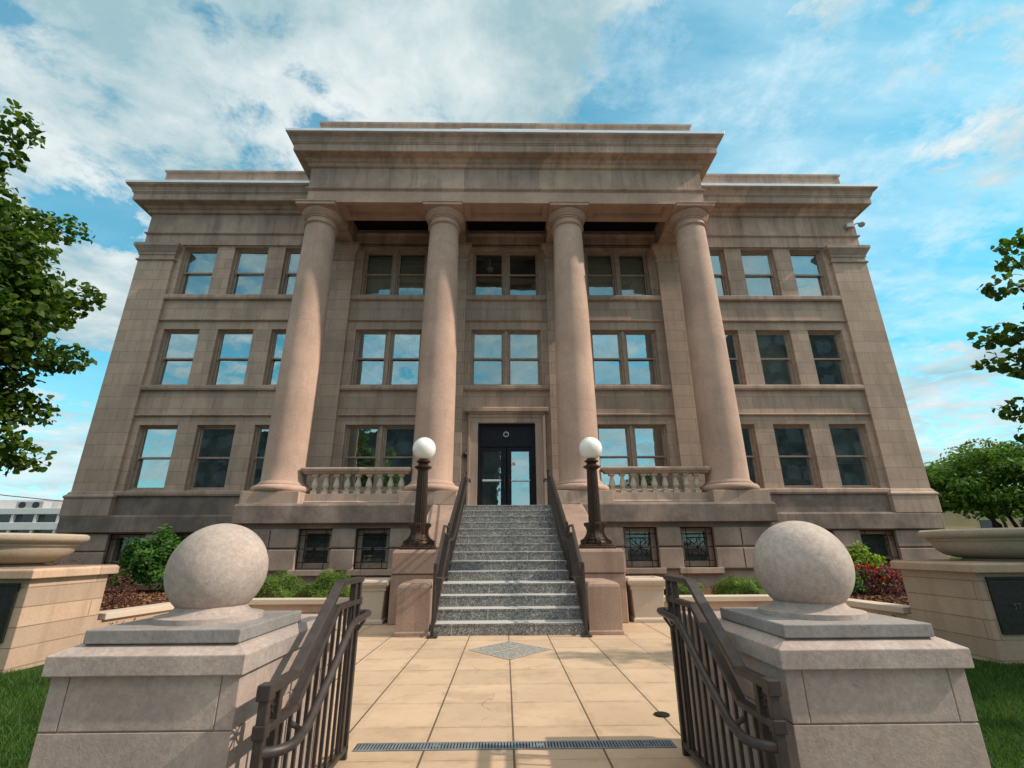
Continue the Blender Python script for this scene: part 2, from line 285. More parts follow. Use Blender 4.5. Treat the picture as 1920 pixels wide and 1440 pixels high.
# ------------------------------------------------------------------ mesh builder
LOC = {}
class MB:
    def __init__(s): s.v = []; s.f = []; s.sm = []
    def add(s, vs, fs, smooth=False):
        o = len(s.v); s.v.extend([tuple(p) for p in vs]); s.f.extend([tuple(i+o for i in f) for f in fs]); s.sm.extend([smooth]*len(fs)); return s
    def box(s, x0, x1, y0, y1, z0, z1):
        if x0 > x1: x0, x1 = x1, x0
        return s.add([(x0, y0, z0), (x1, y0, z0), (x1, y1, z0), (x0, y1, z0), (x0, y0, z1), (x1, y0, z1), (x1, y1, z1), (x0, y1, z1)],
                     [(0, 3, 2, 1), (4, 5, 6, 7), (0, 1, 5, 4), (1, 2, 6, 5), (2, 3, 7, 6), (3, 0, 4, 7)])
    def loft(s, x0, x1, y0, y1, prof, back=True):
        if x0 > x1: x0, x1 = x1, x0
        vs = []; fs = []
        for p, z in prof:
            yb = y1+p if back else y1
            vs += [(x0-p, y0-p, z), (x1+p, y0-p, z), (x1+p, yb, z), (x0-p, yb, z)]
        n = len(prof)
        for i in range(n-1):
            a = 4*i; b = a+4
            for k in range(4): fs.append((a+k, a+(k+1) % 4, b+(k+1) % 4, b+k))
        fs.append((3, 2, 1, 0)); e = 4*(n-1); fs.append((e, e+1, e+2, e+3))
        return s.add(vs, fs)
    def lathe(s, cx, cy, prof, n=48, flute=0.0):
        vs = []; fs = []
        for r, z in prof:
            for k in range(n):
                a = 2*math.pi*k/n; rr = r*(1-flute) if (flute and k % 3 == 0) else r
                vs.append((cx+rr*math.cos(a), cy+rr*math.sin(a), z))
        for i in range(len(prof)-1):
            for k in range(n): fs.append((i*n+k, i*n+(k+1) % n, (i+1)*n+(k+1) % n, (i+1)*n+k))
        s.add(vs, fs, True)
        s.add([], [])
        o = len(s.v)-len(vs); m_ = len(prof)-1
        s.f.append(tuple(o+k for k in reversed(range(n)))); s.f.append(tuple(o+m_*n+k for k in range(n))); s.sm += [False, False]
        return s
    def tube(s, pts, r, n=8, rad=None):
        pts = [Vector(p) for p in pts]; vs = []; fs = []; prev = None
        for i, p in enumerate(pts):
            t = (pts[min(i+1, len(pts)-1)]-pts[max(i-1, 0)]).normalized()
            if prev is None: a = t.orthogonal().normalized()
            else: a = (prev - t*prev.dot(t)).normalized()
            prev = a; b = t.cross(a); rr = rad[i] if rad else r
            for k in range(n):
                q = 2*math.pi*k/n; vs.append(p+(a*math.cos(q)+b*math.sin(q))*rr)
        for i in range(len(pts)-1):
            for k in range(n): fs.append((i*n+k, i*n+(k+1) % n, (i+1)*n+(k+1) % n, (i+1)*n+k))
        fs.append(tuple(reversed(range(n)))); fs.append(tuple((len(pts)-1)*n+k for k in range(n)))
        return s.add(vs, fs, True)
    def bar(s, p, q, wx, wz, up=(0, 0, 1)):
        p = Vector(p); q = Vector(q); t = (q-p).normalized(); a = t.cross(Vector(up))
        if a.length < 1e-4: a = Vector((1, 0, 0))
        a.normalize(); b = a.cross(t).normalized(); vs = []
        for c in (p, q):
            for i, j in ((-1, -1), (1, -1), (1, 1), (-1, 1)): vs.append(c+a*i*wx/2+b*j*wz/2)
        return s.add(vs, [(0, 1, 2, 3), (7, 6, 5, 4), (0, 4, 5, 1), (1, 5, 6, 2), (2, 6, 7, 3), (3, 7, 4, 0)])
    def prism(s, pts, y0, y1, axis='y'):
        n = len(pts)
        g = (lambda a, b, c: (a, c, b)) if axis == 'y' else (lambda a, b, c: (c, a, b)) if axis == 'x' else (lambda a, b, c: (a, b, c))
        vs = [g(a, b, y0) for a, b in pts]+[g(a, b, y1) for a, b in pts]
        fs = [tuple(range(n)), tuple(reversed(range(n, 2*n)))]+[(i, i+n, (i+1) % n+n, (i+1) % n) for i in range(n)]
        return s.add(vs, fs)
    def build(s, name, mat, parent=None, bevel=0.0, angle=35, seg=2):
        off = LOC.get(parent.name, Vector()) if parent else Vector()
        me = bpy.data.meshes.new(name)
        me.from_pydata([(x-off.x, y-off.y, z-off.z) for x, y, z in s.v], [], s.f)
        me.polygons.foreach_set('use_smooth', s.sm)
        bm = bmesh.new(); bm.from_mesh(me); bmesh.ops.recalc_face_normals(bm, faces=bm.faces); bm.to_mesh(me); bm.free()
        if any(s.sm): me.set_sharp_from_angle(angle=R(angle))
        me.materials.append(MATS[mat])
        o = bpy.data.objects.new(name, me); COL.objects.link(o)
        if parent: o.parent = parent
        LOC[o.name] = off.copy()
        if bevel:
            b = o.modifiers.new('bevel', 'BEVEL'); b.width = bevel; b.segments = seg; b.limit_method = 'ANGLE'; b.angle_limit = R(40); b.harden_normals = False
        return o
def raw(name, mat, verts, faces, parent=None, smooth=False):
    off = LOC.get(parent.name, Vector()) if parent else Vector()
    me = bpy.data.meshes.new(name)
    verts = np.asarray(verts, float)-np.array(off)
    faces = np.asarray(faces); k = faces.shape[1]
    me.vertices.add(len(verts)); me.vertices.foreach_set('co', verts.ravel())
    me.loops.add(faces.size); me.loops.foreach_set('vertex_index', faces.ravel().astype(np.int32))
    me.polygons.add(len(faces)); me.polygons.foreach_set('loop_start', np.arange(0, faces.size, k, dtype=np.int32))
    me.update(calc_edges=True); me.validate()
    me.materials.append(MATS[mat])
    o = bpy.data.objects.new(name, me); COL.objects.link(o); o.parent = parent; LOC[o.name] = off.copy()
    return o
def tag(o, label=None, cat=None, group=None, kind=None):
    if label: o['label'] = label
    if cat: o['category'] = cat
    if group: o['group'] = group
    if kind: o['kind'] = kind
    return o
def thing(name, label, cat, loc, group=None):
    o = bpy.data.objects.new(name, None); COL.objects.link(o); o.location = loc; o.empty_display_size = 0.2
    LOC[o.name] = Vector(loc); return tag(o, label, cat, group)

# ------------------------------------------------------------------ setting
ST = 'structure'
GB = MB()
GZ = -0.09
GB.add([(-400, 1.1, GZ), (-1.3, 1.1, GZ), (-1.3, 3.42, GZ), (-400, 3.42, GZ)], [(0, 1, 2, 3)])
GB.add([(1.3, 1.1, GZ), (400, 1.1, GZ), (400, 3.42, GZ), (1.3, 3.42, GZ)], [(0, 1, 2, 3)])
GB.add([(-400, 3.42, GZ), (400, 3.42, GZ), (400, 900, GZ), (-400, 900, GZ)], [(0, 1, 2, 3)])
GB.add([(-400, 1.1, -0.46), (-1.3, 1.1, -0.46), (-1.3, 1.1, GZ), (-400, 1.1, GZ)], [(0, 1, 2, 3)])
GB.add([(1.3, 1.1, -0.46), (400, 1.1, -0.46), (400, 1.1, GZ), (1.3, 1.1, GZ)], [(0, 1, 2, 3)])
tag(GB.build('lawn_ground', 'earth_grass'), kind=ST)
tag(MB().add([(-400, -500, -0.46), (400, -500, -0.46), (400, 3.4, -0.46), (-400, 3.4, -0.46)], [(0, 1, 2, 3)]).build('street_ground', 'asphalt'), kind=ST)
tag(MB().box(-60, 60, -5.0, 2.43, -0.5, -0.456).build('sidewalk', 'limestone'), kind=ST)  # pale slab out of view, added to bounce light onto the pier fronts
pv = MB(); pv.box(-1.95, 1.95, 3.35, 5.5, -0.2, 0); pv.box(-3.6, 3.6, 5.5, 7.7, -0.2, 0); pv.box(-5.6, 5.6, 7.7, 9.33, -0.2, 0)
tag(pv.build('pavement', 'paver'), kind=ST)
fs = MB(); fs.box(-1.19, 1.19, 3.10, 3.345, -0.2, -0.002); fs.box(-1.19, 1.19, 2.78, 3.10, -0.46, -0.155); fs.box(-1.19, 1.19, 2.44, 2.78, -0.46, -0.31)
tag(fs.build('front_steps', 'granite', bevel=0.006), 'three low granite steps from the pavement down between the gate piers', 'steps')
dm = MB(); dm.add([(-0.52, 6.86, 0.004), (-0.01, 6.27, 0.004), (0.52, 6.86, 0.004), (-0.01, 7.42, 0.004)], [(0, 1, 2, 3)])
tag(dm.build('pavement_inlay', 'inlay_granite'), kind=ST)
dj = MB(); 
def strip(mb, p, q, wd, z):
    p = Vector((*p, z)); q = Vector((*q, z)); n_ = (q-p).normalized().cross(Vector((0, 0, 1)))*wd/2
    mb.add([p-n_, q-n_, q+n_, p+n_], [(0, 1, 2, 3)])
strip(dj, (-0.265, 6.565), (0.255, 7.14), 0.016, 0.008); strip(dj, (0.255, 6.565), (-0.265, 7.14), 0.012, 0.0085)
for a, b in (((-0.53, 6.86), (-0.01, 6.26)), ((-0.01, 6.26), (0.53, 6.86)), ((0.53, 6.86), (-0.01, 7.43)), ((-0.01, 7.43), (-0.53, 6.86))): strip(dj, a, b, 0.013, 0.0062)
for x in (-1.705, 1.705): strip(dj, (x, 6.4), (x, 7.72), 0.016, 0.004); strip(dj, (x, 4.3), (x, 6.4), 0.016, 0.004)
tag(dj.build('pavement_joint_lines', 'planter_stone'), kind=ST)
tag(MB().box(-14.6, 14.6, 9.55, 16.0, -0.2, 0.22).build('planting_bed', 'mulch_brown'), kind=ST)
bs = MB(); bs.box(-9.5, -5.75, 7.4, 9.55, -0.2, 0.215); bs.box(5.75, 9.5, 7.4, 9.55, -0.2, 0.215)
tag(bs.build('side_planting_bed', 'mulch_brown'), kind=ST)
# loose mulch chips and grass blades: nobody could count them
def chips(n):
    c = np.stack([nrng.uniform(-11, -5.6, n), nrng.uniform(7.6, 13.5, n), np.full(n, 0.235)], 1)
    c2 = c.copy(); c2[:, 0] *= -1; c = np.concatenate([c, c2]); n = len(c)
    a = nrng.normal(size=(n, 3)); a[:, 2] *= 0.4; a /= np.linalg.norm(a, axis=1)[:, None]
    b = nrng.normal(size=(n, 3)); b -= a*(a*b).sum(1)[:, None]; b /= np.linalg.norm(b, axis=1)[:, None]
    L = nrng.uniform(0.02, 0.06, n)[:, None]; W = L*0.35
    v = np.stack([c-a*L-b*W, c+a*L-b*W, c+a*L+b*W, c-a*L+b*W], 1).reshape(-1, 3)
    return v, np.arange(4*n).reshape(-1, 4)
tag(raw('mulch', 'mulch_chip', *chips(9000)), 'brown bark mulch scattered over the planting beds', 'mulch', kind='stuff')
def blades(n, x0, x1, y0, y1):
    x = nrng.uniform(x0, x1, n); y = nrng.uniform(y0, y1, n); z = np.full(n, GZ)
    h = nrng.uniform(0.025, 0.06, n); ang = nrng.uniform(0, 2*np.pi, n); lean = nrng.normal(0, 0.45, (n, 2))*h[:, None]
    dx = np.cos(ang)*0.0035; dy = np.sin(ang)*0.0035
    b0 = np.stack([x-dx, y-dy, z], 1); b1 = np.stack([x+dx, y+dy, z], 1); t = np.stack([x+lean[:, 0], y+lean[:, 1], z+h], 1)
    return np.stack([b0, b1, t], 1).reshape(-1, 3), np.arange(3*n).reshape(-1, 3)
gv = [blades(60000, -6.4, -1.9, 2.6, 6.35), blades(60000, 1.9, 6.4, 2.6, 6.35)]
vv = np.concatenate([g[0] for g in gv]); ff = np.arange(len(vv)).reshape(-1, 3)
tag(raw('grass', 'grass_blade', vv, ff), 'short green grass growing on the lawns beside the gate piers', 'grass', kind='stuff')

# ------------------------------------------------------------------ building
WY = 16.1
B = thing('stone_courthouse', 'large tan stone neoclassical building with four tall columns and a granite stair', 'building', (0, WY, 0))
WIN = [(-12.54, -11.24), (-10.58, -9.28), (-8.62, -7.32)]
FLOORS = [(3.05, 5.27), (6.68, 8.88), (10.28, 12.40)]
ops = []
for a, b in WIN:
    for z0, z1 in FLOORS: ops += [(a, b, z0, z1), (-b, -a, z0, z1)]
BAYS = [(-4.32, 1.22), (4.32, 1.22)]
for c_, h_ in BAYS:
    for z0, z1 in ((3.05, 5.27), (6.68, 8.88), (10.25, 12.34)): ops.append((c_-h_, c_+h_, z0, z1))
for z0, z1 in ((6.68, 8.88), (10.25, 12.34)): ops.append((-1.30, 1.26, z0, z1))
ops.append((-0.98, 0.98, 2.2, 5.31))
def wall_open(mb, x0, x1, z0, z1, yf, yb, ops):
    xs = sorted({x0, x1, *[round(o[0], 4) for o in ops], *[round(o[1], 4) for o in ops]}); zs = sorted({z0, z1, *[o[2] for o in ops], *[o[3] for o in ops]})
    for i in range(len(xs)-1):
        for k in range(len(zs)-1):
            cx = (xs[i]+xs[i+1])/2; cz = (zs[k]+zs[k+1])/2
            if cz < z0 or cz > z1 or any(o[0] < cx < o[1] and o[2] < cz < o[3] for o in ops): continue
            mb.add([(xs[i], yf, zs[k]), (xs[i+1], yf, zs[k]), (xs[i+1], yf, zs[k+1]), (xs[i], yf, zs[k+1])], [(0, 1, 2, 3)])
    for a, b, c, d in ops:
        mb.add([(a, yf, c), (a, yb, c), (a, yb, d), (a, yf, d)], [(0, 1, 2, 3)]); mb.add([(b, yf, c), (b, yf, d), (b, yb, d), (b, yb, c)], [(0, 1, 2, 3)])
        mb.add([(a, yf, d), (a, yb, d), (b, yb, d), (b, yf, d)], [(0, 1, 2, 3)]); mb.add([(a, yf, c), (b, yf, c), (b, yb, c), (a, yb, c)], [(0, 1, 2, 3)])
wl = MB(); wall_open(wl, -14.0, 14.0, 1.7, 13.3, WY, 16.62, ops)
wallm = bpy.data.meshes.new('wall')
o = wl.build('wall', 'facade_stone', B)
body = MB(); body.box(-13.98, 13.98, 17.6, 36, -0.1, 15.0)
body.box(-14.0, -13.0, 16.12, 17.6, -0.1, 13.4); body.box(13.0, 14.0, 16.12, 17.6, -0.1, 13.4)
body.box(-13.0, 13.0, 16.64, 17.6, 13.0, 14.9)
body.build('rear_wall', 'facade_stone', B)
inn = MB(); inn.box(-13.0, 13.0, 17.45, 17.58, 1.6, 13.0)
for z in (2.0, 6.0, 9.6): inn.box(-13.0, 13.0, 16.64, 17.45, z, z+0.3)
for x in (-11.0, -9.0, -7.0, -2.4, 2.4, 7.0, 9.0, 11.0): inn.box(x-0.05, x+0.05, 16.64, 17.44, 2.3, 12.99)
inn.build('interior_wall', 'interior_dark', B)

# windows
def sash_window(x0, x1, z0, z1, pairs=1, mull=0.22, blind=None, gl='window_glass'):
    fr = MB(); yF, yG = 16.30, 16.40
    if pairs == 1: leaves = [(x0, x1)]
    else:
        c = (x0+x1)/2; leaves = [(x0, c-mull/2+0.06), (c+mull/2-0.06, x1)]
        fr.box(c-mull/2+0.06, c+mull/2-0.06, 16.2, 16.5, z0, z1)
        fr.box(c-0.045, c+0.045, 16.17, 16.2, z0, z1)
    pn = MB(); bl = MB()
    ws, wt, wb = 0.115, 0.10, 0.14
    for a, b in leaves:
        fr.box(a, a+0.06, 16.24, 16.5, z0, z1); fr.box(b-0.06, b, 16.24, 16.5, z0, z1)
        fr.box(a+0.06, b-0.06, 16.24, 16.5, z1-0.05, z1); fr.box(a+0.06, b-0.06, 16.24, 16.5, z0, z0+0.07)
        zm = (z0+z1)/2+0.02
        # upper sash (front) and lower sash (behind)
        fr.box(a+0.06, a+ws, yF, yF+0.05, zm-0.035, z1-0.05); fr.box(b-ws, b-0.06, yF, yF+0.05, zm-0.035, z1-0.05)
        fr.box(a+ws, b-ws, yF, yF+0.05, z1-wt, z1-0.05); fr.box(a+ws, b-ws, yF-0.012, yF+0.05, zm-0.035, zm+0.02)
        fr.box(a+0.06, a+ws, yF+0.055, yF+0.105, z0+0.07, zm-0.037); fr.box(b-ws, b-0.06, yF+0.055, yF+0.105, z0+0.07, zm-0.037)
        fr.box(a+ws, b-ws, yF+0.055, yF+0.105, z0+0.07, z0+wb)
        for xx in (a+0.085, b-0.085): fr.prism([(xx-0.02, zm-0.035), (xx+0.02, zm-0.035), (xx+0.008, zm-0.10), (xx-0.008, zm-0.10)], yF+0.002, yF+0.045)
        for za, zb, y in ((zm+0.02, z1-wt, yF+0.028), (z0+wb, zm-0.037, yF+0.082)):
            t = rng.uniform(-0.008, 0.008); t2 = rng.uniform(-0.006, 0.006)
            pn.add([(a+ws-0.01, y+t-t2, za-0.01), (b-ws+0.01, y-t-t2, za-0.01), (b-ws+0.01, y-t+t2, zb+0.01), (a+ws-0.01, y+t+t2, zb+0.01)], [(0, 1, 2, 3)])
        if blind:
            mat, frac = blind
            bl.box(a+0.1, b-0.1, 16.52, 16.525, z1-(z1-z0)*frac, z1-0.08)
    f = fr.build('window', 'window_frame_paint', B)
    LOC[f.name] = LOC[B.name].copy()
    pn.build('pane', gl, f)
    if blind: bl.build('blind', blind[0], f)
    return f
for fi, (z0, z1) in enumerate(FLOORS):
    for wi, (a, b) in enumerate(WIN):
        for sgn in (-1, 1):
            x0, x1 = (a, b) if sgn < 0 else (-b, -a)
            bl = None
            gk = 'window_glass'
            if fi == 2: bl = ('pale_curtain', 0.97); gk = 'blind_glass'
            elif fi == 0 and sgn > 0 and wi == 0: bl = ('window_blind', 0.6)
            elif fi == 1 and sgn > 0 and wi == 1: bl = ('window_blind', 0.97)
            sash_window(x0, x1, z0, z1, blind=bl, gl=gk)
for bi, (c_, h_) in enumerate(BAYS):
    sash_window(c_-h_, c_+h_, 3.05, 5.27, 2)
    sash_window(c_-h_, c_+h_, 6.68, 8.88, 2)
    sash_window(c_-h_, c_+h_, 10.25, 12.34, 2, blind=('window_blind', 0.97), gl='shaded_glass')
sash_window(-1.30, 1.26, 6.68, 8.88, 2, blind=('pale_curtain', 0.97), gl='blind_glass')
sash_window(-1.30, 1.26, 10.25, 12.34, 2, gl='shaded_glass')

MB().lathe(-0.66, 16.95, [(0.01, 11.86), (0.09, 11.88), (0.14, 11.94), (0.15, 12.0), (0.03, 12.05), (0.02, 12.9)], 20).build('ceiling_lamp', 'opal_glass', B)

# string courses, sills and spandrels (one part per run)
def runs():
    return [(-12.75, -7.15), (7.15, 12.75), (-5.84, -2.82), (2.82, 5.84), (-1.52, 1.52)]
for a, b in runs():
    centre = abs(a) < 2
    for zs_, zt in ((2.88, 3.05), (6.50, 6.68), (10.07, 10.27)):
        if centre and zs_ < 3: continue
        MB().loft(a, b, 16.0, 16.11, [(0, zs_), (0.0, zs_+0.03), (0.02, zs_+0.04), (0.02, zt-0.03), (0.0, zt)], back=False).build('window_sill', 'trim_stone', B, 0.006)
    for zs_ in (5.56, 9.19):
        if centre and zs_ < 6: continue
        MB().loft(a, b, 16.065, 16.11, [(0, zs_), (0.05, zs_+0.03), (0.05, zs_+0.06), (0.0, zs_+0.085)], back=False).build('string_course', 'trim_stone', B, 0.004)

# corner pilasters and wall pilasters behind the columns
PCAP = [(0.0, 11.70), (0.05, 11.72), (0.06, 11.76), (0.05, 11.79), (0.0, 11.80), (0.0, 11.95), (0.03, 11.97), (0.04, 12.06), (0.07, 12.10), (0.12, 12.20), (0.15, 12.24), (0.15, 12.27), (0.18, 12.29), (0.18, 12.42), (0.0, 12.44)]
def pilaster(x0, x1, yf, base_z, yb=16.12):
    p = MB(); p.box(x0, x1, yf, yb, base_z, 11.75)
    o = p.build('pilaster', 'pier_stone', B, 0.006)
    LOC[o.name] = LOC[B.name].copy()
    MB().loft(x0, x1, yf, yb, PCAP, back=False).build('capital', 'trim_stone', o, 0.004)
    if base_z > 2.5:
        MB().loft(x0, x1, yf, yb, [(0.09, 2.26), (0.09, 2.80), (0.12, 2.83), (0.12, 2.88), (0.06, 2.94), (0.04, 3.0), (0.0, 3.03)], back=False).build('pedestal', 'trim_stone', o, 0.006)
pilaster(-14.1, -12.75, 15.98, 2.9); pilaster(12.75, 14.1, 15.98, 2.9)
for x0, x1 in ((-7.13, -5.84), (-2.82, -1.52), (1.52, 2.82), (5.84, 7.13)): pilaster(x0, x1, 15.94, 2.2)

# water table, basement
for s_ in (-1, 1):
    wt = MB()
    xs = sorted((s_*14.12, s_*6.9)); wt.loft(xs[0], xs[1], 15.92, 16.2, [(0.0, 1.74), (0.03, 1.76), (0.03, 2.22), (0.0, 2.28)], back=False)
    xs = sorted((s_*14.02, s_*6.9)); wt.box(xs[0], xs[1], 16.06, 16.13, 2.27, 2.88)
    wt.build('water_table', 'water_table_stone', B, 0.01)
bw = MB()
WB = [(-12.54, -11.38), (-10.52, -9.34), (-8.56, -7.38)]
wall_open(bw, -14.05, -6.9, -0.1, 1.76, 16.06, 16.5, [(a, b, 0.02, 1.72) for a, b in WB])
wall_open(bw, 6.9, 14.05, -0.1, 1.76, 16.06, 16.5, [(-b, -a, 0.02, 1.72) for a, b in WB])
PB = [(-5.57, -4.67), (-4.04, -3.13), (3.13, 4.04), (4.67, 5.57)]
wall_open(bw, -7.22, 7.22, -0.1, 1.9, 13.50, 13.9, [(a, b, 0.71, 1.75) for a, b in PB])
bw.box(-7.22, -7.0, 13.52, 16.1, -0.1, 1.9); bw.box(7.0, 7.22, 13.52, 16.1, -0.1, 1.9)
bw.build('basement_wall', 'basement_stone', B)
def blocks(x0, x1, yf, rows):
    for z0, z1 in rows: MB().loft(x0, x1, yf, yf+0.08, [(0.0, z0+0.012), (0.03, z0+0.03), (0.03, z1-0.03), (0.0, z1-0.012)], back=False).build('stone_block', 'basement_stone', B, 0.02)
ROWS = [(0.665, 1.235), (1.235, 1.755)]
for a, b in ((-7.2, -6.3), (-6.3, -5.6), (-4.64, -4.07), (-3.10, -2.2)):
    blocks(a, b, 13.44, ROWS); blocks(-b, -a, 13.44, ROWS)
for a, b in ((-14.02, -12.57), (-11.35, -10.55), (-9.31, -8.59), (-7.35, -6.9)):
    blocks(a, b, 16.0, [(0.08, 0.62), (0.62, 1.18), (1.18, 1.73)]); blocks(-b, -a, 16.0, [(0.08, 0.62), (0.62, 1.18), (1.18, 1.73)])
def grille_window(x0, x1, z0, z1, yw, sill=True):
    fr = MB(); y = yw+0.16
    fr.box(x0, x0+0.13, y, y+0.16, z0, z1); fr.box(x1-0.13, x1, y, y+0.16, z0, z1); fr.box(x0+0.13, x1-0.13, y, y+0.16, z1-0.12, z1); fr.box(x0+0.13, x1-0.13, y, y+0.16, z0, z0+0.17)
    zm = (z0+z1)/2; fr.box(x0+0.13, x1-0.13, y+0.05, y+0.12, zm-0.03, zm+0.03)
    f = fr.build('basement_window', 'window_frame_paint', B); LOC[f.name] = LOC[B.name].copy()
    MB().add([(x0+0.12, y+0.1, z0+0.16), (x1-0.12, y+0.1, z0+0.16), (x1-0.12, y+0.1, z1-0.11), (x0+0.12, y+0.1, z1-0.11)], [(0, 1, 2, 3)]).build('pane', 'basement_glass', f)
    MB().box(x0+0.02, x1-0.02, y+0.3, y+0.32, z0, z1).build('backing', 'basement_backing', f)
    g = MB(); yg = yw+0.02; r_ = 0.011
    xa, xb, za, zb = x0+0.02, x1-0.02, z0+0.02, z1-0.02
    def ln(p, q, r=r_): g.tube([(p[0], yg, p[1]), (q[0], yg, q[1])], r, 6)
    ins = 0.16*(x1-x0)/0.9; zt = zb-0.16; zl = za+0.16; cx = (xa+xb)/2; cz = (zt+zl)/2
    for x in (xa, xb): ln((x, za), (x, zb), 0.014)
    for z in (za, zb): ln((xa, z), (xb, z), 0.014)
    for x in (xa+ins, xb-ins): ln((x, za), (x, zb))
    for z in (zt, zl, cz): ln((xa, z), (xb, z))
    ia, ib, ja, jb = xa+ins, xb-ins, zl+0.12, zt-0.10
    if sill is None: pass
    ln((ia, ja), (ib, ja)); ln((ia, jb), (ib, jb))
    hh = min((ib-ia), (jb-ja))/2
    for sx in (-1, 1):
        for sz in (-1, 1): ln((cx, cz), (cx+sx*(ib-ia)/2, cz+sz*min((jb-ja)/2, (ib-ia)*0.62)))
    ln((cx, ja), (cx, jb)); g.lathe(cx, yg, [(0.001, cz-0.03), (0.03, cz), (0.001, cz+0.03)], 8)
    g.build('window_grille', 'grille_iron', f)
    if sill: MB().box(x0-0.13, x1+0.13, yw-0.13, yw+0.2, z0-0.14, z0+0.002).build('sill', 'trim_stone', f, 0.01)
for a, b in PB: grille_window(a, b, 0.71, 1.75, 13.50)
for a, b in WB: grille_window(a, b, 0.02, 1.72, 16.06, None); grille_window(-b, -a, 0.02, 1.72, 16.06, None)

# portico base: ledge, pedestals, porch floor
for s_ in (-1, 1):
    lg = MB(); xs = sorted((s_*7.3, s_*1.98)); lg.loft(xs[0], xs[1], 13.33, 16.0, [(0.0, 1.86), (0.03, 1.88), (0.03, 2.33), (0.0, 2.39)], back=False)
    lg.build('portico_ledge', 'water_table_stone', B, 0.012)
pf = MB(); pf.box(-1.99, 1.99, 13.14, 16.6, 1.9, 2.31); pf.build('porch_floor', 'granite', B)
pd = []
for cx in (-6.48, -2.18, 2.14, 6.48):
    # column: shaft with base and capital children
    r0, r1 = 0.605, 0.495; prof = []
    for i in range(17):
        t = i/16; prof.append((r0-(r0-r1)*(t**1.7), 3.06+t*(11.72-3.06)))
    prof = [(0.665, 2.96), (0.655, 2.99), (0.62, 3.03)]+prof+[(r1+0.012, 11.722), (r1+0.012, 11.74), (r1+0.05, 11.75), (r1+0.065, 11.78), (r1+0.05, 11.81), (r1+0.02, 11.82), (r1+0.02, 11.84), (r1, 11.845), (r1, 12.00)]
    c = MB().lathe(cx, 14.15, prof, 72).build('column', 'column_stone', B, angle=50); LOC[c.name] = LOC[B.name].copy()
    MB().lathe(cx, 14.15, [(0.70, 2.72), (0.775, 2.735), (0.815, 2.775), (0.828, 2.82), (0.815, 2.87), (0.775, 2.91), (0.69, 2.93), (0.69, 2.965)], 72).build('base', 'column_stone', c, angle=50)
    cp = MB().lathe(cx, 14.15, [(r1+0.005, 11.985), (r1+0.04, 11.99), (r1+0.04, 12.03), (r1+0.025, 12.033), (r1+0.025, 12.045), (r1+0.07, 12.05), (r1+0.07, 12.08), (r1+0.055, 12.083), (r1+0.06, 12.10), (r1+0.115, 12.14), (r1+0.16, 12.20), (r1+0.178, 12.25), (r1+0.165, 12.285), (r1+0.12, 12.30)], 72)
    cp.loft(cx-0.655, cx+0.655, 13.41, 14.82, [(0.0, 12.284), (0.0, 12.375), (0.025, 12.385), (0.025, 12.43)])
    cp.build('capital', 'column_stone', c, angle=40)
    MB().box(cx-0.79, cx+0.79, 13.40, 14.92, 2.36, 2.722).build('plinth', 'trim_stone', c, 0.012)
# balustrades
for s_ in (-1, 1):
    xs = sorted((s_*5.72, s_*2.94))
    bm_ = MB(); bm_.loft(xs[0], xs[1], 13.84, 14.16, [(0.0, 2.36), (0.06, 2.37), (0.06, 2.47), (0.02, 2.50), (0.0, 2.70)], back=True)
    bm_.loft(xs[0]-0.12, xs[1]+0.12, 13.86, 14.14, [(-0.03, 3.26), (0.0, 3.29), (0.0, 3.31), (0.05, 3.34), (0.06, 3.40), (0.04, 3.44), (0.0, 3.45)])
    bo = bm_.build('balustrade', 'trim_stone', B, 0.006); LOC[bo.name] = LOC[B.name].copy()
    for k in range(9):
        x = s_*(3.04+0.3085*k)
        m_ = MB(); m_.box(x-0.085, x+0.085, 13.92, 14.08, 2.69, 2.79)
        m_.lathe(x, 14.0, [(0.055, 2.785), (0.075, 2.80), (0.075, 2.82), (0.05, 2.835), (0.055, 2.86), (0.085, 2.90), (0.093, 2.94), (0.085, 2.99), (0.062, 3.08), (0.045, 3.15), (0.05, 3.17), (0.058, 3.18), (0.058, 3.195), (0.045, 3.20)], 16)
        m_.box(x-0.08, x+0.08, 13.92, 14.08, 3.20, 3.27)
        m_.build('baluster', 'planter_stone', bo, angle=45)

# entablature, wing and portico
CORN = [(0.0, 13.85), (0.08, 13.87), (0.10, 13.93), (0.10, 13.99), (0.16, 14.02), (0.19, 14.08), (0.21, 14.13), (0.47, 14.15), (0.47, 14.165), (0.485, 14.17), (0.485, 14.44), (0.51, 14.45), (0.51, 14.48), (0.54, 14.50), (0.55, 14.56), (0.60, 14.66), (0.68, 14.72), (0.705, 14.73), (0.705, 14.775), (0.0, 14.79)]
TAEN = [(0.0, 12.45), (0.0, 12.90), (0.03, 12.92), (0.06, 12.94), (0.07, 12.97), (0.07, 13.0), (0.0, 13.02)]
en = MB(); en.loft(-14.08, 14.08, 16.03, 17.0, TAEN, back=False); en.box(-14.08, -6.7, 16.02, 17.0, 12.99, 13.86); en.box(6.7, 14.08, 16.02, 17.0, 12.99, 13.86)
en.build('wing_entablature', 'entablature_stone', B, 0.004)
MB().loft(-14.1, 14.1, 16.0, 36.0, CORN).build('wing_cornice', 'entablature_stone', B, 0.004)
FL = [(0.69, 14.777), (0.735, 14.78), (0.74, 14.885), (0.70, 14.895), (0.0, 14.90)]
MB().loft(-14.1, 14.1, 16.0, 36.0, FL).build('roof_flashing', 'flashing_metal', B, 0.004)
at = MB(); at.loft(-14.05, 14.05, 16.1, 36, [(0.0, 14.86), (0.0, 15.98), (0.02, 15.99), (0.05, 16.02), (0.05, 16.09), (0, 16.1)]); at.build('wing_parapet', 'entablature_stone', B)
pe = MB(); pa = MB()
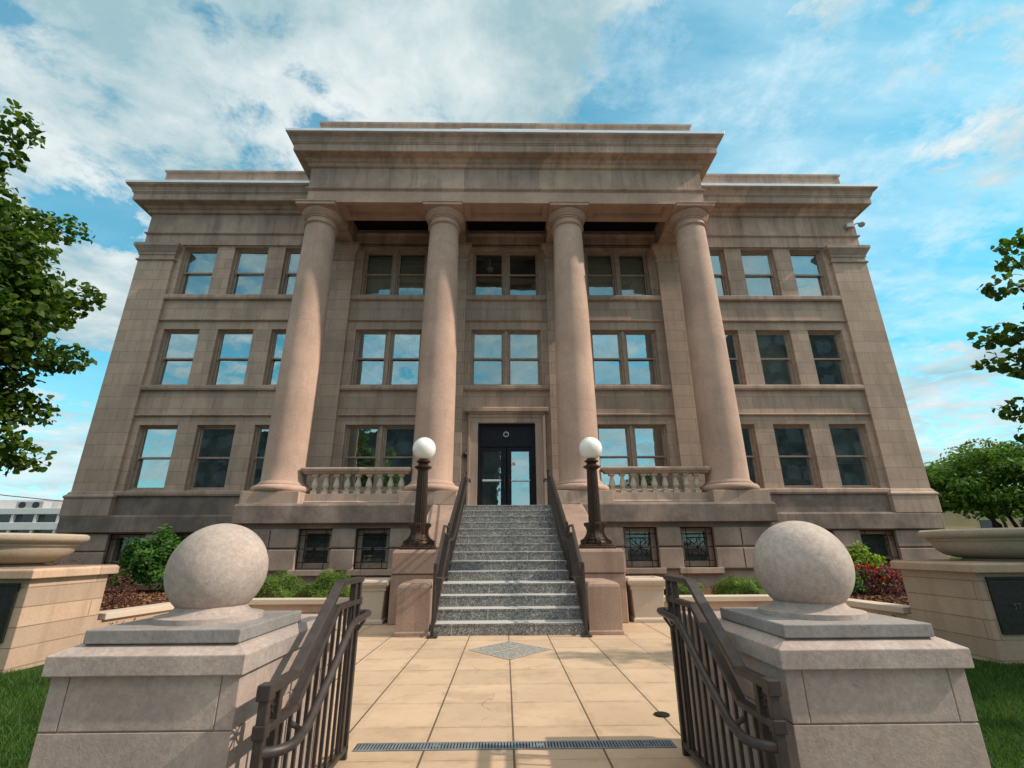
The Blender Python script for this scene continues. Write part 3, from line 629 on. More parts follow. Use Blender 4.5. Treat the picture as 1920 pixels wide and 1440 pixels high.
pa.box(-6.82, 6.82, 13.545, 14.48, 12.585, 12.99)
pa.box(-6.825, 6.825, 13.51, 13.545, 12.425, 12.885)
pe.loft(-6.83, 6.83, 13.52, 14.45, [(0.0, 12.88), (0.03, 12.90), (0.03, 12.925), (0.065, 12.935), (0.085, 12.97), (0.085, 13.0), (0.0, 13.02)])
pe.box(-6.83, 6.83, 13.505, 14.47, 13.01, 13.86)
for s_ in (-1, 1):
    xs = sorted((s_*6.8, s_*5.9)); pe.box(xs[0], xs[1], 14.45, 16.06, 12.435, 13.86)
for s_ in (-1, 1):
    xs = sorted((s_*2.78, s_*1.54)); pe.box(xs[0], xs[1], 14.45, 16.09, 12.435, 13.4)
# soffit frames around the coffers
pa.box(-6.82, 6.82, 13.546, 13.66, 12.425, 12.59); pa.box(-6.82, 6.82, 14.26, 14.485, 12.425, 12.59)
for a, b in ((-6.82, -5.55), (-3.06, -1.27), (1.27, 3.06), (5.55, 6.82)): pa.box(a, b, 13.66, 14.26, 12.426, 12.589)
for a, b in ((-5.55, -3.06), (-1.27, 1.27), (3.06, 5.55)):
    pa.box(a, b, 13.66, 13.69, 12.46, 12.588); pa.box(a, b, 14.23, 14.26, 12.46, 12.588); pa.box(a, a+0.03, 13.69, 14.23, 12.46, 12.588); pa.box(b-0.03, b, 13.69, 14.23, 12.46, 12.588)
pa.build('architrave', 'column_stone', B, 0.004)
# mouldings of the entablature inside the porch
pe.loft(-5.9, 5.9, 16.06, 16.3, [(0.0, 12.45), (0.03, 12.46), (0.03, 12.52), (0.0, 12.54), (0.0, 12.84), (0.03, 12.86), (0.05, 12.92), (0.0, 12.95)], back=False)
pe.build('portico_entablature', 'entablature_stone', B, 0.004)
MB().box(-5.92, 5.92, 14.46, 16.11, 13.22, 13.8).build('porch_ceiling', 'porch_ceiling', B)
MB().loft(-6.83, 6.83, 13.5, 17.5, CORN).build('portico_cornice', 'entablature_stone', B, 0.004)
MB().loft(-6.83, 6.83, 13.5, 17.5, FL).build('roof_flashing', 'flashing_metal', B, 0.004)
at = MB(); at.loft(-6.8, 6.8, 13.6, 17.5, [(0.0, 14.86), (0.0, 15.92), (0.02, 15.93), (0.05, 15.97), (0.05, 16.04), (0, 16.05)])
ao = at.build('portico_parapet', 'entablature_stone', B); LOC[ao.name] = LOC[B.name].copy()
MB().box(-1.66, 1.55, 13.55, 13.6, 15.52, 15.76).build('parapet_panel', 'flashing_metal', ao, 0.004)

# doorway
dr = MB()
dr.box(-1.31, -0.98, 16.0, 16.3, 2.3, 5.31); dr.box(0.98, 1.31, 16.0, 16.3, 2.3, 5.31); dr.box(-1.31, 1.31, 16.0, 16.3, 5.312, 5.58)
dr.box(-1.32, -1.24, 15.96, 16.1, 2.3, 5.59); dr.box(1.24, 1.32, 15.96, 16.1, 2.3, 5.59); dr.box(-1.24, 1.24, 15.965, 16.1, 5.50, 5.59)
dr.loft(-1.24, 1.24, 16.02, 16.2, [(0.0, 5.585), (0.06, 5.62), (0.1, 5.66), (0.2, 5.675), (0.2, 5.79), (0.18, 5.82), (0.0, 5.84)], back=False)
df = dr.build('door_surround', 'trim_stone', B, 0.005); LOC[df.name] = LOC[B.name].copy()
fr = MB(); fr.box(-0.98, -0.90, 16.14, 16.3, 2.3, 5.31); fr.box(0.90, 0.98, 16.14, 16.3, 2.3, 5.31); fr.box(-0.9, 0.9, 16.14, 16.3, 5.24, 5.31); fr.box(-0.9, 0.9, 16.14, 16.3, 4.50, 4.60)
fr.box(-0.9, 0.9, 16.2, 16.28, 4.6, 5.24)
do = fr.build('door_frame', 'door_paint', B, 0.004); LOC[do.name] = LOC[B.name].copy()
rg = MB(); 
ringp = [(0.065+0.02*math.cos(t), 0.02*math.sin(t)) for t in [2*math.pi*i/8 for i in range(9)]]
pts = [(-0.02+0.082*math.cos(a), 16.17, 4.935+0.082*math.sin(a)) for a in [2*math.pi*i/24 for i in range(25)]]
rg.tube(pts, 0.017, 8); rg.build('camera_ring', 'ring_paint', do)
MB().add(*(lambda n: ([(-0.02+0.06*math.cos(2*math.pi*i/n), 16.17-0.0, 4.935+0.06*math.sin(2*math.pi*i/n)) for i in range(n)]+[(-0.02, 16.13, 4.935)], [(i, (i+1) % n, n) for i in range(n)]))(20), smooth=True).build('camera_lens', 'camera_black', do)
for a, b, ga, gb in ((-0.898, -0.012, -0.79, -0.20), (0.012, 0.898, 0.16, 0.755)):
    lf = MB(); y0, y1 = 16.18, 16.23
    lf.box(a, ga, y0, y1, 2.32, 4.49); lf.box(gb, b, y0, y1, 2.32, 4.49); lf.box(ga, gb, y0, y1, 2.32, 2.56); lf.box(ga, gb, y0, y1, 4.34, 4.49)
    l = lf.build('door', 'door_paint', B, 0.004); LOC[l.name] = LOC[B.name].copy()
    MB().add([(ga, 16.2, 2.55), (gb, 16.2, 2.55), (gb, 16.2, 4.35), (ga, 16.2, 4.35)], [(0, 1, 2, 3)]).build('pane', 'door_glass', l)
    MB().box(ga-0.02, gb+0.02, 16.12, 16.16, 3.33, 3.39).build('push_bar', 'bright_metal', l, 0.008)
    hx = -0.08 if a < 0 else 0.08
    MB().tube([(hx, 16.18, 3.05), (hx, 16.11, 3.08), (hx, 16.11, 3.5), (hx, 16.18, 3.53)], 0.014, 8).build('handle', 'camera_black', l)
    if a > 0:
        nt = MB(); nt.box(0.17, 0.30, 16.19, 16.194, 3.86, 3.97); no = nt.build('notice', 'white_sticker', l)
        MB().tube([(0.235+0.035*math.cos(t), 16.186, 3.915+0.035*math.sin(t)) for t in [2*math.pi*i/16 for i in range(17)]], 0.006, 6).tube([(0.21, 16.186, 3.94), (0.26, 16.186, 3.89)], 0.006, 6).build('notice_symbol', 'red_sticker', l)
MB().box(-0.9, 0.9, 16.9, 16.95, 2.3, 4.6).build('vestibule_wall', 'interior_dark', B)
# door-side camera on the pilaster, wall camera on the corner of the cornice
cb = thing('dome_camera', 'small black dome camera fixed beside the doorway', 'camera', (-1.40, 16.1, 4.2))
MB().box(-1.45, -1.35, 16.03, 16.1, 4.13, 4.27).build('mount', 'camera_black', cb, 0.01)
MB().lathe(-1.40, 15.99, [(0.01, 4.12), (0.05, 4.135), (0.07, 4.18), (0.07, 4.24), (0.05, 4.27), (0.01, 4.28)], 20).build('dome', 'camera_black', cb)
cc = thing('wall_camera', 'grey security camera with box and dome under the cornice corner', 'camera', (13.85, 15.95, 13.4))
MB().box(13.62, 13.92, 15.85, 16.0, 13.30, 13.50).build('junction_box', 'camera_grey', cc, 0.015)
MB().tube([(13.92, 15.9, 13.42), (14.05, 15.86, 13.47), (14.2, 15.84, 13.47)], 0.025, 8).build('arm', 'camera_grey', cc)
MB().lathe(14.22, 15.84, [(0.02, 13.46), (0.12, 13.45), (0.125, 13.40), (0.09, 13.33), (0.02, 13.29)], 20).build('dome', 'camera_grey', cc)

# ------------------------------------------------------------------ entrance stair
TY = [7.9, 8.2, 8.5, 8.8, 9.42]; y = 9.42
for i in range(9): y += 0.412; TY.append(y)
RZ = 0.165
stp = MB()
for i in range(14):
    yb = TY[i+1] if i < 13 else 13.16
    stp.box(-1.17, 1.17, TY[i], yb+0.02 if i < 13 else 13.15, 0.0 if i == 0 else (i-1)*RZ+0.03, (i+1)*RZ-0.035)
    stp.box(-1.168, 1.168, TY[i]-0.004, (TY[i+1]-0.001) if i < 13 else 13.14, (i+1)*RZ-0.035, (i+1)*RZ)
tag(stp.build('entrance_stair', 'granite', bevel=0.004), 'tall flight of speckled grey granite steps up to the dark doors', 'steps')
def cheek(s_, label):
    c = thing('stair_cheek_wall', label, 'wall', (s_*1.6, 9, 0), 'rose stone walls flanking the entrance stair')
    f = lambda a, b: sorted((s_*a, s_*b))
    x = f(1.175, 1.70); MB().loft(x[0], x[1], 7.86, 9.05, [(0.0, 0.0), (0.0, 0.05), (-0.012, 0.06), (-0.012, 0.66), (-0.025, 0.70), (-0.06, 0.72)]).build('low_block', 'rose_stone', c, 0.035, seg=3)
    x = f(1.175, 2.06); m_ = MB(); m_.loft(x[0], x[1], 9.02, 10.05, [(0.0, 0.0), (0.0, 0.795)]); m_.loft(x[0], x[1], 9.0, 10.05, [(0.0, 0.80), (0.0, 1.15), (-0.02, 1.19), (-0.05, 1.205)])
    m_.build('lamp_pedestal', 'rose_stone', c, 0.02, seg=3)
    # sloping parapet with a rounded upper edge
    pts = [(10.0, 0.0), (10.0, 1.26), (12.35, 2.20), (12.55, 2.27), (12.8, 2.30), (13.42, 2.30), (13.42, 0.0)]
    x = f(1.20, 1.94); MB().prism(pts, x[0], x[1], 'x').build('sloping_parapet', 'rose_stone', c, 0.06, seg=4)
    return c
cheek(-1, 'rose stone stair cheek wall carrying the left globe lamp'); cheek(1, 'rose stone stair cheek wall carrying the right globe lamp')

def lamp(x, label):
    t = thing('globe_lamp', label, 'street lamp', (x, 9.4, 1.205), 'globe lamps on the stair pedestals'); y = 9.4; z = 1.205
    b = MB(); b.loft(x-0.30, x+0.30, y-0.30, y+0.30, [(0.0, z), (0.0, z+0.035), (-0.02, z+0.04), (-0.02, z+0.075), (-0.03, z+0.08)])
    b.lathe(x, y, [(0.20, z+0.08), (0.20, z+0.12), (0.17, z+0.14), (0.18, z+0.17), (0.15, z+0.20), (0.14, z+0.26)], 24)
    for k in range(4):
        a = k*math.pi/2
        pr = [(0.10, 0.08), (0.285, 0.08), (0.29, 0.15), (0.25, 0.17), (0.22, 0.19), (0.19, 0.23), (0.165, 0.28), (0.16, 0.33), (0.175, 0.38), (0.205, 0.41), (0.21, 0.46), (0.16, 0.47), (0.10, 0.47)]
        vs = []
        for sd in (-0.045, 0.045):
            for r_, h_ in pr: vs.append((x+r_*math.cos(a)-sd*math.sin(a), y+r_*math.sin(a)+sd*math.cos(a), z+h_))
        n = len(pr); b.add(vs, [tuple(range(n)), tuple(reversed(range(n, 2*n)))]+[(i, i+n, (i+1) % n+n, (i+1) % n) for i in range(n)])
    b.build('bracket_base', 'lamp_bronze', t, 0.006)
    MB().lathe(x, y, [(0.116, z+0.24), (0.119, z+0.5), (0.114, z+0.9), (0.104, z+1.3), (0.099, z+1.48)], 60, flute=0.13).build('fluted_post', 'lamp_bronze', t, angle=80)
    MB().lathe(x, y, [(0.107, z+1.47), (0.13, z+1.49), (0.165, z+1.51), (0.165, z+1.53), (0.12, z+1.55), (0.09, z+1.575), (0.10, z+1.60), (0.135, z+1.62), (0.135, z+1.64), (0.09, z+1.665), (0.085, z+1.69), (0.125, z+1.71), (0.15, z+1.725), (0.15, z+1.745), (0.12, z+1.75)], 32).build('collar', 'lamp_bronze', t, angle=50)
    gr = 0.228; gz = z+1.885; prof = [(max(0.001, gr*math.sin(math.pi*i/24)), gz-gr*math.cos(math.pi*i/24)) for i in range(25)]
    MB().lathe(x, y, prof, 40).build('globe', 'opal_glass', t)
lamp(-1.66, 'white globe lamp on fluted bronze post, left of the stair'); lamp(1.64, 'white globe lamp on fluted bronze post, right of the stair')

# ------------------------------------------------------------------ railings
def star(mb, x, yc, zc, h, w_, d):
    for a in (0.0, 0.62, 2.52, 1.5708):
        dy, dz = math.cos(a)*w_, math.sin(a)*h
        if abs(a) < 0.01: continue
        mb.bar((x, yc-dy, zc-dz), (x, yc+dy, zc+dz), d, d, (1, 0, 0))
    mb.bar((x, yc-w_, zc), (x, yc+w_, zc), d, d*0.9, (0, 0, 1))
def gate_rail(s_, label):
    t = thing('gate_railing', label, 'railing', (s_*1.06, 3.5, -0.16), 'bronze railings by the gate piers'); X = s_*1.06
    fm = MB(); W, Hh = 0.05, 0.03
    top = [(2.29, 0.665), (2.60, 0.665), (3.13, 1.025), (3.56, 1.025)]; low = [(2.31, 0.52), (2.64, 0.52), (3.12, 0.89), (3.555, 0.89)]
    bot = [(2.31, -0.30), (2.64, -0.30), (3.13, 0.06), (3.55, 0.06)]
    for path, ww in ((top, 0.058), (low, 0.046), (bot, 0.04)):
        for p, q in zip(path, path[1:]):
            fm.bar((X, p[0]-0.005, p[1]), (X, q[0]+0.005, q[1]), ww, Hh)
    for yv, zt, zb in ((2.315, 0.67, -0.46), (2.43, 0.66, -0.30), (3.54, 1.02, -0.155), (3.43, 1.02, 0.06)):
        fm.box(X-0.02, X+0.02, yv-0.018, yv+0.018, zb, zt)
    for yv, zb in ((2.315, 0.52), (3.54, 0.89)): fm.box(X-0.027, X+0.027, yv-0.026, yv+0.026, zb-0.025, zb+0.025)
    fm.box(X-0.028, X+0.028, 2.285, 2.345, 0.63, 0.69)
    fm.build('frame', 'bronze_metal', t, 0.004)
    pan = MB()
    for yc, zc in ((2.373, 0.593), (3.485, 0.957)): star(pan, X, yc, zc, 0.06, 0.042, 0.008)
    pan.build('star_panel', 'bronze_metal', t)
    def zi(path, y):
        for p, q in zip(path, path[1:]):
            if p[0] <= y <= q[0]: return p[1]+(q[1]-p[1])*(y-p[0])/(q[0]-p[0])
    yv = 2.515
    while yv < 3.40:
        MB().box(X-0.008, X+0.008, yv-0.008, yv+0.008, zi(bot, yv), zi(low, yv)).build('baluster', 'bronze_metal', t)
        yv += 0.098
    xi = s_*0.965
    hp = [(X, 2.32, 0.50), (s_*1.02, 2.335, 0.497), (s_*0.985, 2.37, 0.495), (xi, 2.42, 0.495), (xi, 2.49, 0.50), (xi, 2.57, 0.515), (xi, 2.82, 0.655), (xi, 3.08, 0.845-0.02), (xi, 3.16, 0.862), (xi, 3.30, 0.868), (xi+s_*0.008, 3.50, 0.868), (s_*0.985, 3.56, 0.868), (s_*1.02, 3.585, 0.868), (X, 3.58, 0.866)]
    hp = [(x, y, z-0.055) for x, y, z in hp]
    MB().tube(hp, 0.021, 12).build('handrail', 'bronze_metal', t)
    for yv, z in ((2.62, 0.49), (3.40, 0.80)): MB().tube([(X, yv, z-0.03), (s_*1.0, yv, z-0.06), (xi, yv, z-0.005)], 0.013, 8).build('bracket', 'bronze_metal', t)
gate_rail(-1, 'dark bronze railing with star panels beside the left gate pier'); gate_rail(1, 'dark bronze railing with star panels beside the right gate pier')
def stair_rail(s_, label):
    t = thing('stair_railing', label, 'railing', (s_*1.12, 7.76, 0), 'bronze railings on the entrance stair'); X = s_*1.12
    fm = MB()
    top = [(7.76, 1.02), (7.92, 1.04), (8.85, 1.64), (9.35, 1.66), (9.36, 1.66), (12.6, 3.07), (13.2, 3.3)]
    A = [(7.76, 1.0), (7.95, 1.0), (8.75, 1.60), (9.36, 1.60)]; Bp = [(9.46, 1.66), (9.7, 1.72), (12.55, 3.13), (13.25, 3.24)]
    def zi(path, y):
        for p, q in zip(path, path[1:]):
            if p[0] <= y <= q[0]: return p[1]+(q[1]-p[1])*(y-p[0])/(q[0]-p[0])
        return path[-1][1]
    bal = []
    for P_, dz2, db in ((A, 0.13, 0.86), (Bp, 0.14, 0.88)):
        for off, w_ in ((0, 0.045), (-dz2, 0.035), (-db, 0.035)):
            for p, q in zip(P_, P_[1:]): fm.bar((X, p[0], p[1]+off), (X, q[0], q[1]+off), w_, 0.028)
        for k in (0, -1):
            yv, z = P_[k]; fm.box(X-0.02, X+0.02, yv-0.02, yv+0.02, z-db-(0.14 if not (P_ is A and k == 0) else 0.14), z+0.01)
            yv += 0.13 if k == 0 else -0.13; fm.box(X-0.016, X+0.016, yv-0.016, yv+0.016, zi(P_, yv)-db, zi(P_, yv))
        yv = P_[0][0]+0.26
        while yv < P_[-1][0]-0.2:
            bal.append((yv, zi(P_, yv)-db, zi(P_, yv)-dz2)); yv += 0.125
    fm.box(X-0.075, X+0.075, 7.68, 7.84, 0.0, 0.022)
    fm.build('frame', 'bronze_metal', t, 0.003)
    for yv, z0, z1 in bal: MB().box(X-0.008, X+0.008, yv-0.008, yv+0.008, z0, z1).build('baluster', 'bronze_metal', t)
    pn = MB()
    for P_ in (A, Bp):
        for k, dy in ((0, 0.065), (-1, -0.065)):
            yv = P_[k][0]+dy; star(pn, X, yv, zi(P_, yv)-0.07, 0.05, 0.045, 0.008)
    pn.build('star_panel', 'bronze_metal', t)
    xi = s_*1.03; hr = MB()
    hr.tube([(X, 7.78, 0.80), (xi, 7.80, 0.795), (xi, 7.98, 0.80), (xi, 8.75, 1.36), (xi, 9.30, 1.39), (xi, 9.48, 1.42), (xi, 9.70, 1.49), (xi, 12.55, 2.90), (xi, 13.25, 3.02), (xi, 13.45, 3.02), (xi, 13.48, 2.95)], 0.02, 10)
    hr.build('handrail', 'bronze_metal', t)
    for yv, z in ((8.4, 1.09), (9.2, 1.37), (10.6, 1.92), (11.9, 2.56), (13.1, 2.98)): MB().tube([(X, yv, z-0.06), (xi, yv, z-0.06), (xi, yv, z)], 0.01, 6).build('bracket', 'bronze_metal', t)
stair_rail(-1, 'bronze railing running up the left side of the granite stair'); stair_rail(1, 'bronze railing running up the right side of the granite stair')

# drain grate, drain cover
dg = thing('drain_grate', 'long slotted iron drain grate across the pavement', 'drain', (0, 3.72, 0))
g = MB(); g.box(-1.04, 1.04, 3.655, 3.672, -0.05, 0.005); g.box(-1.04, 1.04, 3.768, 3.785, -0.05, 0.005); g.build('rim', 'grate_iron', dg)
bars = MB(); x = -1.03
while x < 1.03: bars.box(x, x+0.0125, 3.672, 3.768, -0.02, 0.0045); x += 0.0205
for x in (-0.52, 0.17, 0.86): bars.box(x-0.02, x+0.02, 3.70, 3.74, -0.02, 0.0065)
bars.build('slats', 'grate_iron', dg)
MB().box(-1.04, 1.04, 3.66, 3.78, 0.001, 0.0025).build('channel', 'interior_dark', dg)
cv = MB().lathe(1.14, 4.29, [(0.06, 0.002), (0.06, 0.008), (0.05, 0.012), (0.001, 0.013)], 24)
tag(cv.build('drain_cover', 'grille_iron', angle=30), 'small round metal cover set in the pavement', 'drain cover')

# ------------------------------------------------------------------ gate piers
def pier(s_, label):
    ox = -0.025
    t = thing('gate_pier', label, 'gate pier', (ox+s_*1.55, 2.72, -0.46), 'stone gate piers with ball finials')
    f = lambda a, b: sorted((ox+s_*a, ox+s_*b))
    x = f(1.172, 1.967); sh = MB()
    x0, x1 = x
    # shaft: upper course with a flush centre panel between corner stones, lower course
    sh.loft(x0, x1, 2.355, 3.02, [(0.0, -0.5), (0.0, 0.508)]); sh.box(x0+0.005, x1-0.005, 2.361, 3.0, 0.508, 0.514)
    sh.box(x0, x0+0.075, 2.355, 3.02, 0.514, 0.72); sh.box(x1-0.075, x1, 2.355, 3.02, 0.514, 0.72); sh.box(x0+0.079, x1-0.079, 2.355, 3.02, 0.514, 0.72); sh.box(x0+0.07, x1-0.07, 2.362, 3.0, 0.515, 0.718)
    # low wall running back from the pier
    xw = f(1.19, 1.82); sh.box(xw[0], xw[1], 3.025, 3.72, -0.3, 0.508); sh.box(xw[0]+0.004, xw[1]-0.004, 3.025, 3.716, 0.508, 0.514)
    sh.box(xw[0], xw[1], 3.025, 3.35, 0.514, 0.70); sh.box(xw[0], xw[1], 3.355, 3.72, 0.514, 0.70)
    sh.build('shaft', 'limestone_coursed', t, 0.006)
    xc = f(1.18, 1.84); wc = MB(); wc.loft(xc[0], xc[1], 3.19, 3.74, [(0.0, 0.701), (0.0, 0.775), (-0.015, 0.79)]); wc.build('wall_coping', 'limestone', t, 0.006)
    cp = MB(); cp.loft(x0-0.003, x1+0.003, 2.345, 3.13, [(0.02, 0.718), (0.02, 0.795), (-0.052, 0.829), (-0.055, 0.832)]); cp.build('cap', 'limestone', t, 0.006)
    p0, p1 = f(1.208, 1.895); cx = ox+s_*1.544
    pl = MB(); pl.loft(p0+0.003, p1-0.003, 2.376, 3.052, [(0.0, 0.832), (0.0, 0.888)])
    pl.build('plinth', 'grey_stone', t, 0.005)
    MB().lathe(cx, 2.714, [(0.245, 0.888), (0.245, 0.912), (0.235, 0.914), (0.21, 0.918), (0.188, 0.924), (0.173, 0.934), (0.165, 0.944), (0.160, 0.958)], 64).build('ball_seat', 'limestone', t, angle=30)
    r_ = 0.234; zc = 1.121; a0 = math.asin(0.163/r_)
    prof = [(r_*math.sin(a), zc-r_*math.cos(a)) for a in [a0+(math.pi-0.004-a0)*i/40 for i in range(41)]]
    MB().lathe(cx, 2.714, prof, 64).build('ball', 'ball_stone', t, angle=60)
pier(-1, 'stone gate pier with ball finial at the left, pale and sunlit on its inner side'); pier(1, 'stone gate pier with ball finial at the right, shaded on its inner side')

# ------------------------------------------------------------------ urn walls, urns, planter walls, planters
def urn_wall(s_, label):
    t = thing('urn_wall', label, 'wall', (s_*7.2, 6.9, -0.1), 'coursed stone walls under the urns')
    x = sorted((s_*5.70, s_*9.2)); m_ = MB(); m_.box(x[0], x[1], 6.22, 7.40, -0.3, 0.905)
    m_.build('wall', 'urn_wall_stone', t, 0.008)
    x = sorted((s_*5.62, s_*9.28)); MB().loft(x[0], x[1], 6.14, 7.47, [(0.0, 0.907), (0.0, 1.0), (-0.03, 1.03)]).build('coping', 'urn_wall_stone', t, 0.01)
    a, b = s_*5.80, s_*8.2; x = sorted((a, b))
    fr = MB(); fr.box(x[0], x[1], 6.195, 6.222, 0.83, 0.86); fr.box(x[0], x[1], 6.195, 6.222, 0.23, 0.26); fr.box(x[0], x[0]+0.03, 6.195, 6.222, 0.26, 0.83); fr.box(x[1]-0.03, x[1], 6.195, 6.222, 0.26, 0.83)
    fr.box(x[0]+0.03, x[1]-0.03, 6.206, 6.222, 0.26, 0.83)
    po = fr.build('plaque', 'plaque_bronze', t, 0.004); LOC[po.name] = LOC[t.name].copy()
    if s_ > 0:
        cu = bpy.data.curves.new('lettering', 'FONT'); cu.body = 'ST'; cu.size = 0.09; cu.extrude = 0.004
        to = bpy.data.objects.new('lettering', cu); COL.objects.link(to)
        dg_ = bpy.context.evaluated_depsgraph_get(); me = bpy.data.meshes.new_from_object(to.evaluated_get(dg_)); bpy.data.objects.remove(to)
        lo = bpy.data.objects.new('lettering', me); COL.objects.link(lo); me.materials.clear(); me.materials.append(MATS['plaque_letter'])
        lo.parent = po; lo.matrix_parent_inverse = Matrix(); lo.location = Vector((6.03, 6.202, 0.50))-LOC[t.name]; lo.rotation_euler = (R(90), 0, 0)
urn_wall(-1, 'coursed stone wall under the left urn, its inner side sunlit'); urn_wall(1, 'coursed stone wall under the right urn with dark plaque, in shade')
def urn(x, label):
    y, z = 6.82, 1.03
    prof = [(0.46, z), (0.46, z+0.02), (0.43, z+0.03), (0.53, z+0.042), (0.63, z+0.08), (0.695, z+0.13), (0.733, z+0.185), (0.75, z+0.235), (0.753, z+0.245), (0.778, z+0.25), (0.788, z+0.265), (0.775, z+0.282), (0.80, z+0.29), (0.845, z+0.308), (0.866, z+0.345), (0.862, z+0.38), (0.83, z+0.402), (0.78, z+0.402), (0.74, z+0.36), (0.01, z+0.30)]
    o = MB().lathe(x, y, prof, 72).build('stone_urn', 'urn_stone', angle=40)
    return tag(o, label, 'urn', 'wide stone urns on the walls')
urn(-6.74, 'wide shallow stone urn glowing in sun on the left wall'); urn(6.74, 'wide shallow stone urn, duller, on the right wall with the plaque')
def planter_wall(s_, label):
    t = thing('planter_wall', label, 'wall', (s_*4.5, 9.4, 0), 'low walls around the planting beds')
    def run(P0, P1, nm=0):
        p = Vector((s_*P0[0], P0[1], 0)); q = Vector((s_*P1[0], P1[1], 0)); d = (q-p).normalized(); n = Vector((-d.y, d.x, 0))
        return p, q, n
    wl_, cp_ = MB(), MB()
    pts = [(2.78, 9.45), (5.55, 9.45), (5.80, 7.48)]
    for a, b in zip(pts, pts[1:]):
        p, q, n = run(a, b); ext = (q-p).normalized()*0.11
        wl_.bar((*(p-ext*0.8)[:2], 0.10), (*(q+ext*0.8)[:2], 0.10), 0.22, 0.4)
        cp_.bar((*(p-ext)[:2], 0.343), (*(q+(ext if b == pts[1] else Vector()))[:2], 0.343+(0.003 if b == pts[2] else 0)), 0.32, 0.085)
    wl_.build('wall', 'urn_wall_stone', t, 0.006); cp_.build('coping', 'planter_stone', t, 0.008)
planter_wall(-1, 'low planter wall with pale coping behind the left gate pier'); planter_wall(1, 'low planter wall with pale coping behind the right gate pier')
def planter(x, label):
    o = MB(); y0, y1 = 9.05, 9.62; h = 0.28
    o.loft(x-h, x+h, y0+0.03, y1-0.0, [(0.0, 0.0), (0.0, 0.05), (-0.02, 0.07), (-0.025, 0.08), (0.005, 0.52), (0.03, 0.535), (0.03, 0.56), (0.015, 0.575), (0.05, 0.60), (0.075, 0.63), (0.08, 0.67), (0.065, 0.70), (0.03, 0.715), (-0.05, 0.715), (-0.06, 0.66)])
    return tag(o.build('stone_planter', 'planter_stone', bevel=0.012), label, 'planter', 'square stone planters beside the stair')
planter(-2.44, 'square pale stone planter left of the stair, sunlit front'); planter(2.44, 'square pale stone planter right of the stair, by the right railing')

# ------------------------------------------------------------------ foliage
MAPLE = np.array([(0, -0.5), (0.12, -0.38), (0.42, -0.42), (0.36, -0.2), (0.55, 0.02), (0.30, 0.08), (0.22, 0.28), (0.0, 0.55), (-0.22, 0.28), (-0.30, 0.08), (-0.55, 0.02), (-0.36, -0.2), (-0.42, -0.42), (-0.12, -0.38)])
LOBED = np.array([(0, -0.46), (0.26, -0.44), (0.46, -0.2), (0.42, 0.06), (0.30, 0.16), (0.20, 0.36), (0, 0.55), (-0.20, 0.36), (-0.30, 0.16), (-0.42, 0.06), (-0.46, -0.2), (-0.26, -0.44)])
OVAL = np.array([(0, -0.5), (0.2, -0.2), (0.22, 0.1), (0, 0.5), (-0.22, 0.1), (-0.2, -0.2)])
NEED = np.array([(-0.06, -0.5), (0.06, -0.5), (0.05, 0.1), (0, 0.5), (-0.05, 0.1)])
def leaf_mesh(cent, size, shape, up=0.8, droop=0.0, fold=0.18, dirs=None):
    n = len(cent); k = len(shape)
    nm = nrng.normal(size=(n, 3)); nm /= np.linalg.norm(nm, axis=1)[:, None]
    nm = nm + np.array([0, 0, up])
    if dirs is not None: nm = nm+dirs*0.9
    nm /= np.linalg.norm(nm, axis=1)[:, None]
    t = nrng.normal(size=(n, 3)) + np.array([0, 0, -droop])
    t -= nm*(t*nm).sum(1)[:, None]; t /= np.linalg.norm(t, axis=1)[:, None]
    b = np.cross(nm, t); sz = size*nrng.uniform(0.65, 1.25, n)[:, None, None]
    L = shape[None, :, :]
    v = cent[:, None, :] + sz*(L[:, :, 0:1]*b[:, None, :]+L[:, :, 1:2]*t[:, None, :]+(fold*(np.abs(L[:, :, 0:1])-0.2)-0.25*L[:, :, 1:2]**2)*nm[:, None, :])
    c0 = cent[:, None, :]-0.05*sz*nm[:, None, :]*0
    v = np.concatenate([v, c0], 1)
    fc = np.array([(i, (i+1) % k, k) for i in range(k)])
    f = (np.arange(n)*(k+1))[:, None, None]+fc[None]
    return v.reshape(-1, 3), f.reshape(-1, 3)
def clump_pts(centres, n, rad):
    out = []; dr = []
    for c, s_ in centres:
        k = max(3, int(n*s_)); d = nrng.normal(size=(k, 3)); d /= np.linalg.norm(d, axis=1)[:, None]
        r = nrng.uniform(0.35, 1.0, k)[:, None]**0.6
        out.append(np.array(c)+d*r*np.array(rad)*s_); dr.append(d)
    return np.concatenate(out), np.concatenate(dr)
def branch_mb(mb, p, q, r0, r1, sag=0.0, wig=0.12):
    p = Vector(p); q = Vector(q); pts = []; n = 6; L = (q-p).length
    for i in range(n+1):
        t = i/n; v = p.lerp(q, t); v.z += sag*math.sin(math.pi*t)*L
        if 0 < i < n: v += Vector((rng.gauss(0, 1), rng.gauss(0, 1), rng.gauss(0, 1)))*wig*L*0.12
        pts.append(v)
    mb.tube(pts, r0, 7, [r0+(r1-r0)*i/n for i in range(n+1)]); return pts

